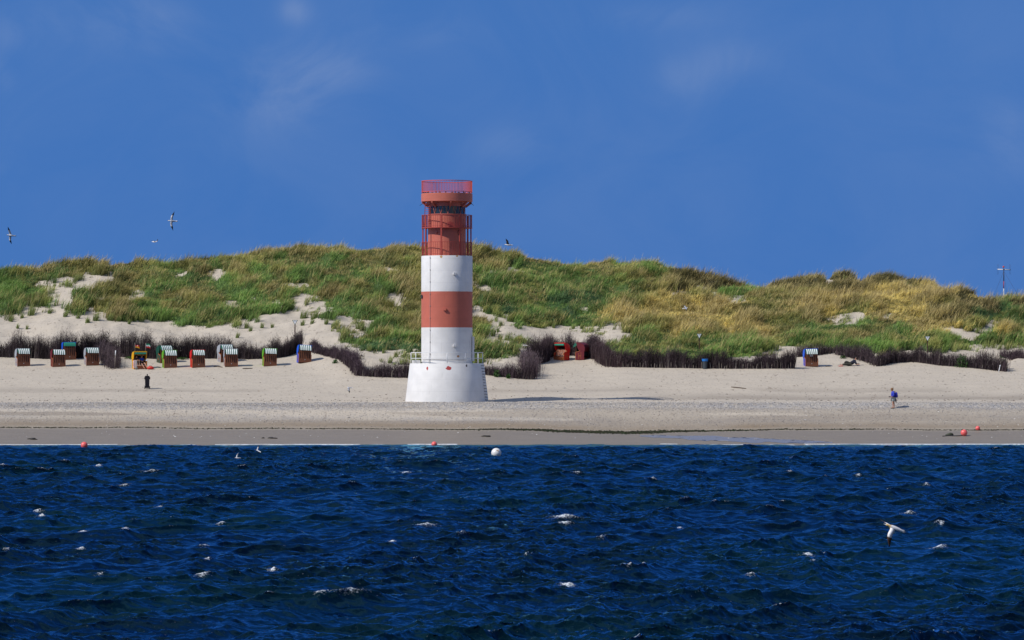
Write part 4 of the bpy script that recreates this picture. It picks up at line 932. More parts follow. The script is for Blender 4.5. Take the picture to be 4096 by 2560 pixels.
def sitters():
    T = YC.matrix_basis.copy(); base = YC.location; rz = YC.rotation_euler[2]
    # person in blue: legs stretched forward out of the chair
    r1 = empty('person', base, rz); tag(r1, 'person in blue sitting in the yellow beach chair, bare legs stretched out', 'person')
    J = dict(pelvis=(.27,.05,.60), waist=(.26,.12,.76), chest=(.25,.14,.96), neck=(.25,.13,1.11), head=(.25,.09,1.23), face=(-.1,-1,-.25), shL=(.07,.12,1.03), elL=(.03,-.05,.82), wrL=(.18,-.22,.80), shR=(.43,.12,1.03), elR=(.47,-.04,.82), wrR=(.32,-.22,.78),
             hipL=(.18,-.03,.58), knL=(.10,-.43,.56), anL=(.27,-.78,.13), toL=(.29,-.93,.10), hipR=(.36,-.03,.58), knR=(.42,-.45,.58), anR=(.58,-.76,.13), toR=(.62,-.90,.10))
    person(r1, J)
    cl = mat('bright_blue_cloth', (.01,.06,.42), .7, .2, 6)
    cloth('shirt', [(.27,.05,.58,.165,.13),(.26,.12,.77,.15,.115),(.25,.14,.97,.175,.125),(.25,.13,1.07,.06),(.07,.12,1.03,.075),(.045,.02,.90,.06),(.43,.12,1.03,.075),(.46,.02,.90,.06)], [(0,1),(1,2),(2,3),(2,4),(4,5),(2,6),(6,7)], cl, r1)
    cloth('shorts', [(.27,.03,.57,.14,.12),(.18,-.05,.58,.105),(.13,-.30,.575,.085),(.36,-.05,.58,.105),(.40,-.30,.585,.085)], [(0,1),(1,2),(0,3),(3,4)], NAVY, r1)
    r2 = empty('person', base, rz); tag(r2, 'person sitting in the yellow beach chair with knees drawn up, beside the towel', 'person')
    J = dict(pelvis=(-.26,.08,.60), waist=(-.26,.15,.76), chest=(-.26,.17,.96), neck=(-.26,.16,1.11), head=(-.26,.12,1.23), face=(.1,-1,-.2), shL=(-.44,.15,1.03), elL=(-.47,-.02,.85), wrL=(-.36,-.22,.84), shR=(-.08,.15,1.03), elR=(-.06,-.02,.85), wrR=(-.16,-.22,.86),
             hipL=(-.34,-.02,.58), knL=(-.30,-.40,.90), anL=(-.29,-.50,.36), toL=(-.29,-.64,.30), hipR=(-.18,-.02,.58), knR=(-.12,-.42,.88), anR=(-.10,-.52,.34), toR=(-.09,-.66,.29))
    person(r2, J, hairmat=mat('dark_hair', (.04,.025,.018), .7))
    cloth('shirt', [(-.26,.08,.58,.165,.13),(-.26,.15,.77,.15,.115),(-.26,.17,.97,.175,.125),(-.26,.16,1.07,.06),(-.44,.15,1.03,.07),(-.46,.05,.93,.06),(-.08,.15,1.03,.07),(-.07,.05,.93,.06)], [(0,1),(1,2),(2,3),(2,4),(4,5),(2,6),(6,7)], mat('brown_shirt', (.05,.035,.035), .8), r2)
    cloth('trousers', [(-.26,.06,.57,.14,.12),(-.34,-.03,.58,.105),(-.30,-.40,.88,.078),(-.29,-.47,.55,.068),(-.18,-.03,.58,.105),(-.12,-.42,.86,.078),(-.10,-.49,.55,.068)], [(0,1),(1,2),(2,3),(0,4),(4,5),(5,6)], mat('tan_trousers', (.13,.085,.06), .8), r2)
    # things on and by the chair
    M = Matrix.Translation(base) @ Matrix.Rotation(rz, 4, 'Z')
    def local(x, y, z): return M @ Vector((x, y, z))
    tw = MB(); nx, k = 14, 9; vs = []
    for j in range(k+1):
        t = j/k
        for i in range(nx+1):
            s = i/nx; x = -.60-.36*(s-.5)*.5-.02; y = -.46+.34*s; z = .86-.02*abs(s-.5) if j == 0 else .86-.74*t
            vs.append((-.655-.025*math.sin(s*9+t*3)-(0 if j else -.06), y, z))
    tw.add(vs, [(j*(nx+1)+i, j*(nx+1)+i+1, (j+1)*(nx+1)+i+1, (j+1)*(nx+1)+i) for j in range(k) for i in range(nx)], 0, True)
    tw.add([(-.66,-.49,.84),(-.40,-.50,.84),(-.40,-.51,.20),(-.66,-.50,.14)], [(0,1,2,3)]); tw.add([(-.66,-.49,.84),(-.40,-.50,.84),(-.42,-.1,.87),(-.66,-.1,.87)], [(0,1,2,3)])
    tm = bpy.data.materials.new('striped_towel'); tm.use_nodes = True; nt = tm.node_tree; b = nt.nodes['Principled BSDF']; b.inputs['Roughness'].default_value = .9
    tc = nt.nodes.new('ShaderNodeTexCoord'); sp = nt.nodes.new('ShaderNodeSeparateXYZ'); nt.links.new(tc.outputs['Object'], sp.inputs[0])
    mm = nt.nodes.new('ShaderNodeMath'); mm.operation = 'MULTIPLY_ADD'; mm.inputs[1].default_value = 7.0; mm.inputs[2].default_value = 10.0; nt.links.new(sp.outputs['X'], mm.inputs[0])
    fr = nt.nodes.new('ShaderNodeMath'); fr.operation = 'FRACT'; nt.links.new(mm.outputs[0], fr.inputs[0])
    rp = nt.nodes.new('ShaderNodeValToRGB'); rp.color_ramp.interpolation = 'CONSTANT'; el = rp.color_ramp.elements; el[0].color = (.72,.70,.68,1); el[1].position = .3; el[1].color = (.55,.16,.18,1)
    for ps, c in ((.48, (.70,.68,.64,1)), (.66, (.20,.10,.22,1)), (.76, (.70,.55,.20,1)), (.88, (.7,.68,.66,1))): q = el.new(ps); q.color = c
    nt.links.new(fr.outputs[0], rp.inputs[0]); nt.links.new(rp.outputs[0], b.inputs['Base Color'])
    to = tw.build('towel', tm, None, base, rz, clean=False); tag(to, 'striped towel hung over the left arm of the yellow beach chair', 'towel')
    g = place(602, 1478, 330); bb = MB(); bb.ball((0,0,.13), (.34,.25,.19), 18); rb = empty('beach_bag', g); tag(rb, 'red bag lying on the sand beside the yellow chair', 'bag'); bb.build('bag_body', REDP, rb); MB().tube([(-.12,-.05,.28),(-.05,-.08,.38),(.08,-.08,.37),(.14,-.05,.27)], .015, 6).build('handle', mat('dark_red', (.2,.01,.01), .7), rb)
    sb = MB(); sb.ball((0,0,.10), (.15,.13,.14), 14); so = sb.build('cloth_bundle', mat('grey_bundle', (.20,.19,.17), .8, .3, 6, .4, 12), None, local(-.50,-.78,.02)); tag(so, 'small grey bundle on the sand at the foot of the yellow chair', 'bundle')
    ca = MB(); ca.ball((0,0,.02), (.10,.10,.085), 14); ca.lathe([(.09,0),(.155,-.005),(.155,.006),(.09,.012)], 18, 0, False)
    co = ca.build('sun_hat', mat('white_cotton', (.7,.72,.76), .8), None, local(.62,-.30,.82)); tag(co, 'white hat resting on the right arm of the yellow chair', 'hat')
    # two small flags on the roof
    def flag(x, cols, emblem, label):
        q = local(x, -.30, 1.69); r = empty('flag', q, rz); tag(r, label, 'flag')
        MB().tube([(0,0,-.05),(0,0,.84)], .013, 6).build('pole', mat('pale_pole', (.45,.38,.32), .7), r)
        f = MB(); nx = 12; wd, ht = .42, .39
        for k in range(3):
            vs = []
            for j in range(2):
                for i in range(nx+1):
                    s = i/nx; vs.append((.015+wd*s, .035*math.sin(s*5)*s, .80-ht*(k+j)/3-.17*s*s*.9-.03*math.sin(s*6)))
            f.add(vs, [(i, i+1, nx+2+i, nx+1+i) for i in range(nx)], k, True)
        fo = f.build('flag_cloth', cols, r, clean=True)
        em = MB(); em.tube([(.24,-.012,.58),(.25,-.014,.52)], [.055,.045], 8); em.build('emblem', emblem, fo)
    fr_ = mat('flag_red', (.60,.02,.02), .8); fw = mat('flag_white', (.75,.76,.76), .8)
    flag(-.52, [mat('flag_black', (.015,.013,.013), .8), fr_, mat('flag_gold', (.75,.34,.01), .8)], fw, 'black, red and gold flag on the left corner of the yellow chair')
    flag(.54, [mat('flag_green', (.01,.22,.11), .8), fw, fr_], mat('flag_grey_crest', (.25,.3,.25), .8), 'green, white and red flag on the right corner of the yellow chair')
sitters()
def recliner():
    p = place(3398, 1464, 318); root = empty('person', p, 0.06); tag(root, 'person in dark clothes reclining on one elbow in the sand below the brushwood', 'person')
    J = dict(pelvis=(.10,0,.16), waist=(.26,-.02,.24), chest=(.42,-.03,.40), neck=(.52,-.02,.52), head=(.57,-.02,.65), face=(-.4,-.6,.25), shL=(.44,-.18,.42), elL=(.56,-.32,.10), wrL=(.76,-.26,.12), shR=(.42,.15,.46), elR=(.62,.26,.20), wrR=(.82,.16,.22),
             hipL=(.02,-.10,.15), knL=(-.40,-.14,.13), anL=(-.78,-.12,.10), toL=(-.86,-.12,.22), hipR=(.02,.09,.17), knR=(-.28,.10,.42), anR=(-.52,.10,.10), toR=(-.64,.10,.16))
    root.scale = (1.1,)*3
    person(root, J, hairmat=mat('dark_hair', (.04,.025,.018), .7))
    cloth('jacket', [(.08,0,.20,.23,.20),(.26,-.02,.28,.21,.18),(.42,-.03,.42,.23,.18),(.51,-.02,.51,.09),(.44,-.20,.42,.11),(.56,-.32,.14,.09),(.42,.17,.46,.11),(.61,.26,.22,.085)], [(0,1),(1,2),(2,3),(2,4),(4,5),(2,6),(6,7)], NAVY, root)
    cloth('trousers', [(.08,0,.19,.19,.17),(.02,-.10,.17,.15),(-.38,-.14,.15,.115),(-.68,-.12,.12,.09),(.02,.09,.19,.15),(-.28,.10,.40,.11),(-.44,.10,.22,.09)], [(0,1),(1,2),(2,3),(0,4),(4,5),(5,6)], mat('olive_trousers', (.03,.03,.022), .85), root)
    m = MB(); vs = [(x, y, gz(p.x+x, p.y+y)-p.z+.018+.012*math.sin(7*x)*math.cos(5*y)) for y in np.linspace(-.32, .2, 5) for x in np.linspace(-1.08, -.62, 12)]
    m.add(vs, [(j*12+i, j*12+i+1, j*12+12+i+1, j*12+12+i) for j in range(4) for i in range(11)], 0, True)
    mo = m.build('beach_towel', mat('red_blanket', (.45,.07,.05), .9, .2, 5), None, p); tag(mo, 'red cloth under the feet of the reclining person', 'cloth')
recliner()

# ------------------------------------------------------------------ bins, signs, mast
def bins():
    p = place(589, 1556); r = empty('litter_bin', p, R(4)); tag(r, 'black wheeled litter bin standing alone on the open sand', 'bin')
    bk = mat('black_plastic', (.009,.008,.013), .6, .2, 6, spec=.25); s = 1.02
    b = MB(); prof = [(-.20,-.20,0.06),(.22,.22,.98)]
    b.add([(-.185,-.2,.08),(.185,-.2,.08),(.185,.2,.08),(-.185,.2,.08),(-.205,-.23,1.10),(.205,-.23,1.10),(.205,.23,1.10),(-.205,.23,1.10)], [(0,3,2,1),(4,5,6,7),(0,1,5,4),(1,2,6,5),(2,3,7,6),(3,0,4,7)])
    for x in (-.11, 0, .11): b.box((x,-.212,.58), (.05,.03,.9), 0, 0)
    b.build('bin_body', bk, r)
    l = MB(); l.box((0,0,1.13), (.44,.50,.06)); l.box((0,0,1.18), (.36,.40,.04)); l.box((0,.05,1.28), (.10,.10,.18)); l.build('lid', bk, r)
    for sx in (-1, 1):
        MB().tube([(sx*.20,.05,.98),(sx*.27,.05,.98)], [.11,.09], 14).build('handle', bk, r)
        MB().tube([(sx*.20,.10,.13),(sx*.26,.10,.13)], .125, 16).build('wheel', bk, r)
    p = place(2820, 1476); r = empty('litter_bin', p); tag(r, 'grey litter bin lined with a blue bag, in front of the long fence', 'bin')
    MB().lathe([(0,0),(.21,0),(.25,.88),(.23,.88),(.2,.1),(0,.1)], 20).build('bin_body', mat('slate_plastic', (.035,.045,.055), .6, .2, 6), r)
    bg = MB(); bg.lathe([(.262,.72),(.30,.80),(.29,.86),(.31,.94),(.27,.95),(.22,.90),(0,.80)], 22)
    vs = [(x+.012*math.sin(9*z*10+x*30), y, z+.02*math.sin(8*math.atan2(y, x))) for x, y, z in bg.v]; bg.v = vs
    bg.build('bin_liner', mat('blue_bag', (.015,.16,.50), .45, .2, 5), r)
bins()
def signs():
    green = mat('sign_green', (.012,.07,.045), .5); wh = mat('sign_white', (.74,.75,.76), .5, .05); post = mat('brown_post', (.055,.028,.02), .8, .3, 5); ink = mat('sign_ink', (.02,.03,.03), .6)
    for (u, pt, pb, lab) in ((1180, 1280, 1350, 'triangular nature sign on a brown post standing on bare sand, the leftmost of three'), (2797, 1335, 1405, 'triangular nature sign in the grass above the grey bin, the middle one of three'), (3710, 1346, 1412, 'triangular nature sign with a dark border, the rightmost of three')):
        p = place(u, pb); sc = p.y/F; h = (pb-pt)*sc; r = empty('nature_sign', p); tag(r, lab, 'sign', 'triangular nature signs behind the fences')
        MB().box((0,.03,(h-.1)/2-.15), (.10,.09,h+.15)).build('post', post, r)
        w, t = .29, .50
        def tri(k, y, d, m, name, par=None):
            cx = [(-w*k, h-(1-k)*.11), (w*k, h-(1-k)*.11), (0, h-t+(1-k)*.21)]
            q = MB(); q.add([(x, y, z) for x, z in cx]+[(x, y+d, z) for x, z in cx], [(0,1,2),(3,5,4),(0,3,4,1),(1,4,5,2),(2,5,3,0)]); return q.build(name, m, par or r)
        pl = tri(1, -.045, .028, green, 'sign_plate'); tri(.70, -.051, .008, wh, 'sign_face', pl)
        q = MB(); q.box((0,-.054,h-.085), (.20,.004,.022)); q.box((0,-.054,h-.125), (.13,.004,.014)); q.tube([(-.045,-.054,h-.165),(0,-.054,h-.20),(.045,-.054,h-.165)], .010, 6); q.build('sign_print', ink, pl)
    for (u, p0, p1, lab) in ((460, 1474, 1402, 'slim grey post with a white tip at the end of the brushwood spur'), (3992, 1488, 1460, 'leaning white stick at the right end of the overgrown fence')):
        a = place(u, p0); h = (p0-p1)*a.y/F; r = empty('marker_post', a); tag(r, lab, 'post')
        tl = .06*h if u < 1000 else .25*h
        MB().tube([(0,-.35,-.1),(tl*.7,-.35,h*.72)], .035, 8).build('shaft', STAKE if u < 1000 else wh, r); MB().tube([(tl*.7,-.35,h*.72),(tl,-.35,h)], .045, 8).build('tip', wh, r)
signs()
def mast():
    y = 384.; k = y/F; x = (4015-CX)*k; zt = lambda py: CAMZ-(py-HZ)*k
    zb = gz(x, y); r = empty('radio_mast', (x, y, zb)); tag(r, 'thin guyed radio mast with a white crossbar, on the dune at right', 'mast')
    m = MB(); red = mat('mast_red', (.42,.03,.03), .5); wh = mat('mast_white', (.72,.73,.74), .5); dk = mat('mast_dark', (.035,.03,.05), .6)
    Z = [zb-.5, zt(1168), zt(1154), zt(1125), zt(1084), zt(1073)]; Z = [a-zb for a in Z]
    m.tube([(0,0,Z[0]),(0,0,Z[2])], .055, 8, 0); m.tube([(0,0,Z[2]),(0,0,Z[3])], .05, 8, 1); m.tube([(0,0,Z[3]),(0,0,Z[4])], .045, 8, 2); m.build('pole', [wh, red, dk], r)
    h = zt(1078)-zb; cb = MB(); cb.tube([(-.68,0,h+.02),(.68,0,h-.03)], .05, 8, 0); cb.tube([(.66,0,h-.03),(.72,0,h-.03)], .06, 8, 1); cb.box((0,0,h-.03), (.16,.16,.16), 0, 1); co = cb.build('crossbar', [wh, dk], r)
    for sx in (-.66, .70):
        for dx in (-.06, .06): MB().tube([(sx+dx,0,h-.55),(sx+dx,0,h+.58)], .008, 5).build('dipole', dk, co)
    MB().tube([(-.02,0,h),(-.02,0,h+.22)], .02, 6).build('lamp_stem', dk, r)
    MB().lathe([(0,h+.20),(.07,h+.20),(.11,h+.30),(.09,h+.38),(0,h+.40)], 12, c=(-.02,0,0)).build('beacon', mat('beacon_red', (.6,.06,.03), .4), r)
    for dx, dy in ((-2.0, -1.2), (.95, 1.8), (2.4, -1.4)):
        e = gz(x+dx, y+dy)-zb; g = MB(); g.tube([(0,0,h-.15),(dx,dy,e)], .010, 5); t = .55
        g.tube([(dx*t, dy*t, (h-.15)*(1-t)+e*t), (dx*(t+.04), dy*(t+.04), (h-.15)*(.96-t)+e*(t+.04))], .022, 6); g.build('guy_wire', dk, r)
mast()

# ------------------------------------------------------------------ buoys
def buoys():
    def plast(n, c): return mat(n, c, .35, .06, 3, spec=.5)
    pink = plast('pink_buoy', (.80,.13,.12)); wh = plast('white_buoy', (.74,.73,.70)); dk = mat('dark_rope', (.03,.03,.035), .8)
    def buoy(p, r, m, lab, sq=1.0, eye=True, tilt=0.0):
        o = empty('buoy', p); tag(o, lab, 'buoy'); o.rotation_euler = (0, tilt, 0)
        b = MB(); b.ball((0,0,0), (r, r, r*sq), 28); b.build('float', m, o)
        e = MB(); e.lathe([(.0,-r*sq*1.22),(r*.22,-r*sq*1.2),(r*.30,-r*sq*.94),(0,-r*sq*.9)], 14); e.build('eye_mount', dk if m == pink else m, o); return o
    k = lambda py: CAMZ*F/(py-HZ)
    y = 269.; buoy(at(337,1781,y), .27, pink, 'pinkish red ball buoy floating at the left, near the sand')
    buoy(at(1737,1777,278.0), .225, pink, 'pink ball buoy at the water edge below the lighthouse')
    y = 247.; o = buoy(at(1985,1812,y), .355, wh, 'large white buoy with a rusty patch, floating offshore in front of the lighthouse', 1.0, tilt=.35)
    MB().box((.03,-.29,.20), (.18,.05,.035), 0, 0, Matrix.Rotation(.95, 4, 'X')).build('rust_patch', mat('rust_tan', (.36,.20,.06), .8, .3, 15), o)
    p = place(3856,1744); p.z += .25; buoy(p, .275, pink, 'larger red buoy lying on the wet sand at right, tied to a dark rope')
    p2 = place(3911,1722); p2.z += .17; buoy(p2, .19, pink, 'small red buoy lying at the seaweed line, far right')
    a = place(3770,1746); pts = []
    for t in np.linspace(0, 1, 12):
        q = a.lerp(p, t); q.z = gz(q.x, q.y)+.03; q.y += .10*math.sin(t*7); pts.append(q-a)
    ro = MB().tube(pts, .035, 6).build('mooring_rope', dk, None, a); tag(ro, 'dark mooring rope lying on the wet sand beside the larger red buoy', 'rope')
    st = place(3795,1742); s = MB(); s.ball((0,0,.06), (.34,.20,.14), 14); s.v = [(x*(1+.2*math.sin(5*y+3*x)), y, z*(1+.3*math.sin(7*x))) for x, y, z in s.v]
    so = s.build('anchor_stone', mat('mossy_stone', (.05,.055,.035), .8, .4, 9, .5, 12), None, st); tag(so, 'dark mossy stone on the wet sand, left of the larger red buoy', 'stone')
buoys()

# ------------------------------------------------------------------ birds
def bird_mat(): return vcol_mat('feathers', .7, .2)
def bird(p, heading, bank, pitch, size, wl, wr, label, cat='gull', body=(.78,.78,.77), upper=(.36,.38,.42), tip=(.02,.02,.022), under=(.66,.66,.67), beak=(.65,.42,.05), nape=None, chord=.25, name='gull', group=None, tail=None, tipfrac=.72):
    """one continuous mesh. forward +x, left +y, up +z before rotation; wl/wr: lists of (out, up, back) along each wing in wingspans"""
    V = []; Fc = []; C = []
    prof = [(-.50,.010,0),(-.42,.045,.004),(-.30,.052,.004),(-.15,.085,0),(.05,.105,-.005),(.20,.095,.0),(.30,.062,.012),(.36,.050,.025),(.42,.055,.033),(.47,.046,.033),(.505,.022,.027),(.56,.014,.022),(.60,.004,.016)]
    n = 10
    for (x, r, z) in prof:
        for j in range(n):
            a = 2*math.pi*j/n; fl = 1.9 if x < -.35 else 1.0
            V.append((x, r*fl*math.cos(a), z+r*(.35 if x < -.35 else 1)*math.sin(a)))
            c = body
            if x > .50: c = beak
            elif x > .28 and nape: c = nape
            elif -.3 < x < .22 and math.sin(a) > .35: c = upper
            elif x < -.40 and tail: c = tail
            C.append(c)
    for i in range(len(prof)-1):
        for j in range(n): Fc.append((i*n+j, i*n+(j+1)%n, (i+1)*n+(j+1)%n, (i+1)*n+j))
    Fc += [tuple(range(n))[::-1]]
    for sg, w in ((1, wl), (-1, wr)):
        st = [(0.03, .03, 0.0)]+list(w); m = len(st); pts = []
        for s in range(16):
            t = s/15*(m-1); i = min(int(t), m-2); f = t-i
            pts.append([st[i][k]*(1-f)+st[i+1][k]*f for k in range(3)])
        b = len(V)
        for s, (o, u, bk) in enumerate(pts):
            t = s/15; ch = chord*(1.05-.25*t)*(1 if t < .75 else max(.10, (1-t)/.25*.9+.1)); th = .020*(1-t)+.006
            d = Vector(pts[min(s+1, 15)])-Vector(pts[max(s-1, 0)]); nu = Vector((-d.y, d.x, 0)); nu = nu.normalized() if nu.length > 1e-6 else Vector((0,1,0))
            for (cx_, up) in ((.14+ch*.45-bk, 0), (.14-bk, th), (.14-ch*.55-bk, 0), (.14-bk, -th)):
                V.append((cx_, sg*(o+nu.x*up), u+nu.y*up))
                C.append(tip if t > tipfrac else (upper if up > 0 else (under if up < 0 else (upper if t < .5 else under))))
        for s in range(15):
            for j in range(4): Fc.append((b+s*4+j, b+s*4+(j+1)%4, b+s*4+4+(j+1)%4, b+s*4+4+j))
        Fc.append((b+60, b+61, b+62, b+63))
    me = bpy.data.meshes.new(name); me.from_pydata([tuple(q*size for q in v) for v in V], [], Fc)
    a = me.color_attributes.new('Col', 'FLOAT_COLOR', 'POINT'); a.data.foreach_set('color', np.array([(*c, 1) for c in C], np.float32).ravel())
    import bmesh
    bm = bmesh.new(); bm.from_mesh(me); bmesh.ops.recalc_face_normals(bm, faces=bm.faces); bm.to_mesh(me); bm.free()
    me.polygons.foreach_set('use_smooth', [True]*len(me.polygons)); me.materials.append(bird_mat())
    o = bpy.data.objects.new(name, me); COL.objects.link(o); o.location = p
    o.rotation_euler = (Matrix.Rotation(heading, 3, 'Z') @ Matrix.Rotation(-pitch, 3, 'Y') @ Matrix.Rotation(bank, 3, 'X')).to_euler()
    tag(o, label, cat, group); return o
FLAT = [(.25,.05,-.05),(.55,.06,.02),(1.05,.0,.22)]
UPW = [(.16,.16,-.05),(.32,.36,-.02),(.52,.80,.18)]
G = 'gulls in flight'
bird(at(47,942,262), R(205), R(70), R(5), .70, [(.25,.04,-.10),(.52,.0,-.25),(.95,-.10,-.50)], [(.25,.04,.0),(.55,.0,.05),(.95,-.05,.28)], 'banking gull with dark wingtips, leftmost in the sky', group=G)
bird(at(692,884,262), R(185), R(-80), R(4), .70, FLAT, FLAT, 'grey-winged gull with wings held straight up and down, highest in the sky', group=G, upper=(.30,.32,.36))
bird(at(617,967,300), R(-35), R(-30), R(0), .60, UPW, [(.2,-.02,-.05),(.45,-.10,.05),(.75,-.22,.25)], 'small dark-winged gull low in the sky, above the left dunes', group=G, upper=(.03,.03,.035))
bird(at(2037,980,262), R(184), R(10), R(2), .66, [(.14,.22,-.08),(.20,.42,-.12),(.34,.66,-.30)], [(.14,.22,-.08),(.22,.45,-.10),(.36,.72,-.22)], 'black-backed gull with raised wings just right of the lighthouse, at the skyline', group=G, upper=(.02,.02,.024), under=(.05,.05,.055), chord=.26)
bird(at(2740,1233,330), R(10), R(25), R(8), .55, [(.25,.10,-.05),(.5,.18,.05),(.95,.22,.25)], FLAT, 'grey gull gliding low over the golden grass of the right dune', group=G)
bird(at(2101,1382,318), R(185), R(6), R(0), .48, [(.25,.06,-.05),(.5,.12,.05),(.8,.14,.25)], [(.25,.06,-.05),(.5,.14,.05),(.8,.20,.25)], 'white gull flying in front of the greyish brushwood hedge right of the lighthouse', group=G, tip=(.25,.25,.27))
bird(at(1400,1551,300), R(186), R(-12), R(4), .62, [(.22,-.10,-.08),(.40,-.28,-.02),(.62,-.62,.10)], [(.22,-.08,-.05),(.42,-.24,.0),(.66,-.56,.12)], 'gull flying low over the sand left of the lighthouse, wings lowered', group=G, upper=(.28,.30,.34), chord=.26)
bird(at(953,1832,226), R(195), R(12), R(0), .42, [(.12,.22,-.05),(.22,.44,-.02),(.36,.74,.15)], UPW, 'small white gull with raised wings over the water, left of a second one', group=G, upper=(.55,.57,.6), tip=(.3,.3,.32))
bird(at(1033,1804,230), R(150), R(-35), R(20), .46, UPW, [(.12,.22,-.05),(.26,.46,-.02),(.42,.86,.1)], 'white gull with wings thrown up just off the beach, right of a smaller one', group=G, upper=(.55,.57,.6))
bird(at(3231,1780,277), R(180), R(0), R(12), .52, [(.08,.0,.10),(.10,-.03,.28),(.08,-.05,.48)], [(.08,.0,.10),(.10,-.03,.28),(.08,-.05,.48)], 'white gull sitting at the water edge at right', upper=(.6,.6,.62), tip=(.12,.12,.13))
bird(at(3582,2114,130), R(192), R(-62), R(20), .84, [(.18,.04,-.02),(.40,.03,-.09),(.60,-.08,-.05),(.82,-.32,.12)], [(.10,-.06,-.12),(.20,-.14,-.30),(.30,-.24,-.55)], 'white gannet with dark wingtips and yellowish head skimming the waves at right', cat='gannet', name='gannet', upper=(.74,.74,.73), tip=(.05,.028,.020), nape=(.70,.48,.18), beak=(.45,.5,.55), under=(.72,.72,.71), tail=(.30,.29,.28), chord=.25, tipfrac=.60)
bird(at(1450,1424,330), R(150), R(10), R(15), .42, [(.2,.16,-.05),(.35,.24,.05),(.5,.28,.2)], [(.12,.05,.10),(.15,.03,.28),(.10,.0,.42)], 'black crow above the brushwood fence left of the lighthouse', cat='crow', name='crow', body=(.014,.012,.013), upper=(.014,.012,.013), under=(.014,.012,.013), beak=(.02,.02,.02))
p = place(637, 1473, 330); p.z += .10
bird(p, R(180), R(0), R(18), .34, [(.08,.0,.10),(.10,-.03,.28),(.08,-.05,.48)], [(.08,.0,.10),(.10,-.03,.28),(.08,-.05,.48)], 'small black bird standing on the sand left of the front lime green chair', cat='bird', name='blackbird', body=(.014,.012,.013), upper=(.014,.012,.013), under=(.014,.012,.013), beak=(.3,.2,.03))

# ------------------------------------------------------------------ leafy plants at the fences, litter, seaweed, shallow water
def leafy(u, py, w, h, lab, seed, dens=1.0):
    r = np.random.default_rng(seed); p = place(u, py); n = int(520*w*h*dens)+60
    a = r.uniform(0, 6.28, n); d = r.uniform(0, 1, n)**.5; z = r.uniform(.02, 1, n); x = np.cos(a)*d*w*(1.05-.5*z); y = np.sin(a)*d*w*.6*(1.05-.4*z)-.1; z = z*h*(.75+.5*vnoise(x*4, y*4, seed))
    c = np.stack([x, y, ground(x+p.x, y+p.y)-p.z+z], -1); s = r.uniform(.03, .075, n)[:, None]
    t = r.normal(size=(n, 3)); t /= np.linalg.norm(t, axis=1)[:, None]; b = np.cross(t, r.normal(size=(n, 3))); b /= np.linalg.norm(b, axis=1)[:, None]
    v = np.stack([c-t*s*1.5, c+b*s*.7, c+t*s*1.5, c-b*s*.7], 1).reshape(-1, 3); q = np.arange(4*n).reshape(-1, 4)
    col = np.array([.040,.095,.018])*r.uniform(.6, 1.6, (n, 1)); cc = np.ones((n, 4, 4)); cc[..., :3] = col[:, None]
    o = empty('leafy_plant', p); tag(o, lab, 'plant'); f = np_obj('foliage', v, [q], vcol_mat('leaf', .6, .3, .25), False, cc.reshape(-1, 4)); f.parent = o
    st = MB()
    for k in range(5):
        t = r.uniform(0, 6.28); st.tube([(0,0,-.05),(math.cos(t)*w*.25, math.sin(t)*w*.2, h*.4),(math.cos(t)*w*.5, math.sin(t)*w*.3, h*.75)], [.014,.011,.006], 5)
    st.build('stem', mat('green_stem', (.05,.07,.025), .7), o)
leafy(1987, 1508, .38, .72, 'larger bright green leafy plant at the foot of the fence right of the lighthouse', 1)
leafy(2034, 1514, .22, .42, 'smaller green leafy plant at the foot of the fence right of the lighthouse', 2)
leafy(3850, 1470, .75, 1.15, 'green leafy shrub overgrowing the curved fence at far right', 3, .55)
leafy(4010, 1478, .55, 1.2, 'green shrub at the right end of the curved fence', 4, .5)
leafy(1340, 1452, .32, .30, 'pale green leafy plant on the sand below the bending fence left of the lighthouse', 5)
leafy(3372, 1434, .30, .28, 'small yellowish green plant below the brushwood above the reclining person', 6)
leafy(2395, 1440, .35, .25, 'low green plant between the maroon chair and the high fence', 7)
leafy(520, 1436, .6, .25, 'low green weeds at the fence foot left of the yellow chair', 8)
leafy(730, 1438, .7, .22, 'low green weeds at the fence foot between the lime green and red chairs', 9)
def chips(name, lab, cat, n, fn, smin, smax, cols, seed, flat=.45):
    r = np.random.default_rng(seed); u, Y = fn(r, n); x = (u-CX)*Y/F; z = ground(x, Y); n = len(x); s = r.uniform(smin, smax, n)**1.0
    V = []; base = np.array([(1,0,0),(-.4,.9,0),(-.5,-.8,0),(.1,.1,1),(-.1,-.05,-.5)]); Fb = np.array([(0,1,3),(1,2,3),(2,0,3),(1,0,4),(2,1,4),(0,2,4)])
    a = r.uniform(0, 6.28, n); st = r.uniform(.6, 2.4, n); ca, sa = np.cos(a), np.sin(a)
    b = base[None]*s[:, None, None]*np.array([1,1,flat])*(1+r.normal(0, .2, (n, 5, 1))); bx = b[..., 0]*st[:, None]; by = b[..., 1]
    v = np.stack([bx*ca[:, None]-by*sa[:, None]+x[:, None], bx*sa[:, None]+by*ca[:, None]+Y[:, None], b[..., 2]+z[:, None]+.005], -1).reshape(-1, 3)
    f = (np.arange(n)[:, None, None]*5+Fb[None]).reshape(-1, 3); col = np.array(cols)[r.integers(0, len(cols), n)]*r.uniform(.6, 1.4, (n, 1)); c = np.ones((n, 5, 4)); c[..., :3] = col[:, None]
    o = np_obj(name, v, [f], vcol_mat('litter', .85, .2), False, c.reshape(-1, 4)); tag(o, lab, cat, kind='stuff')
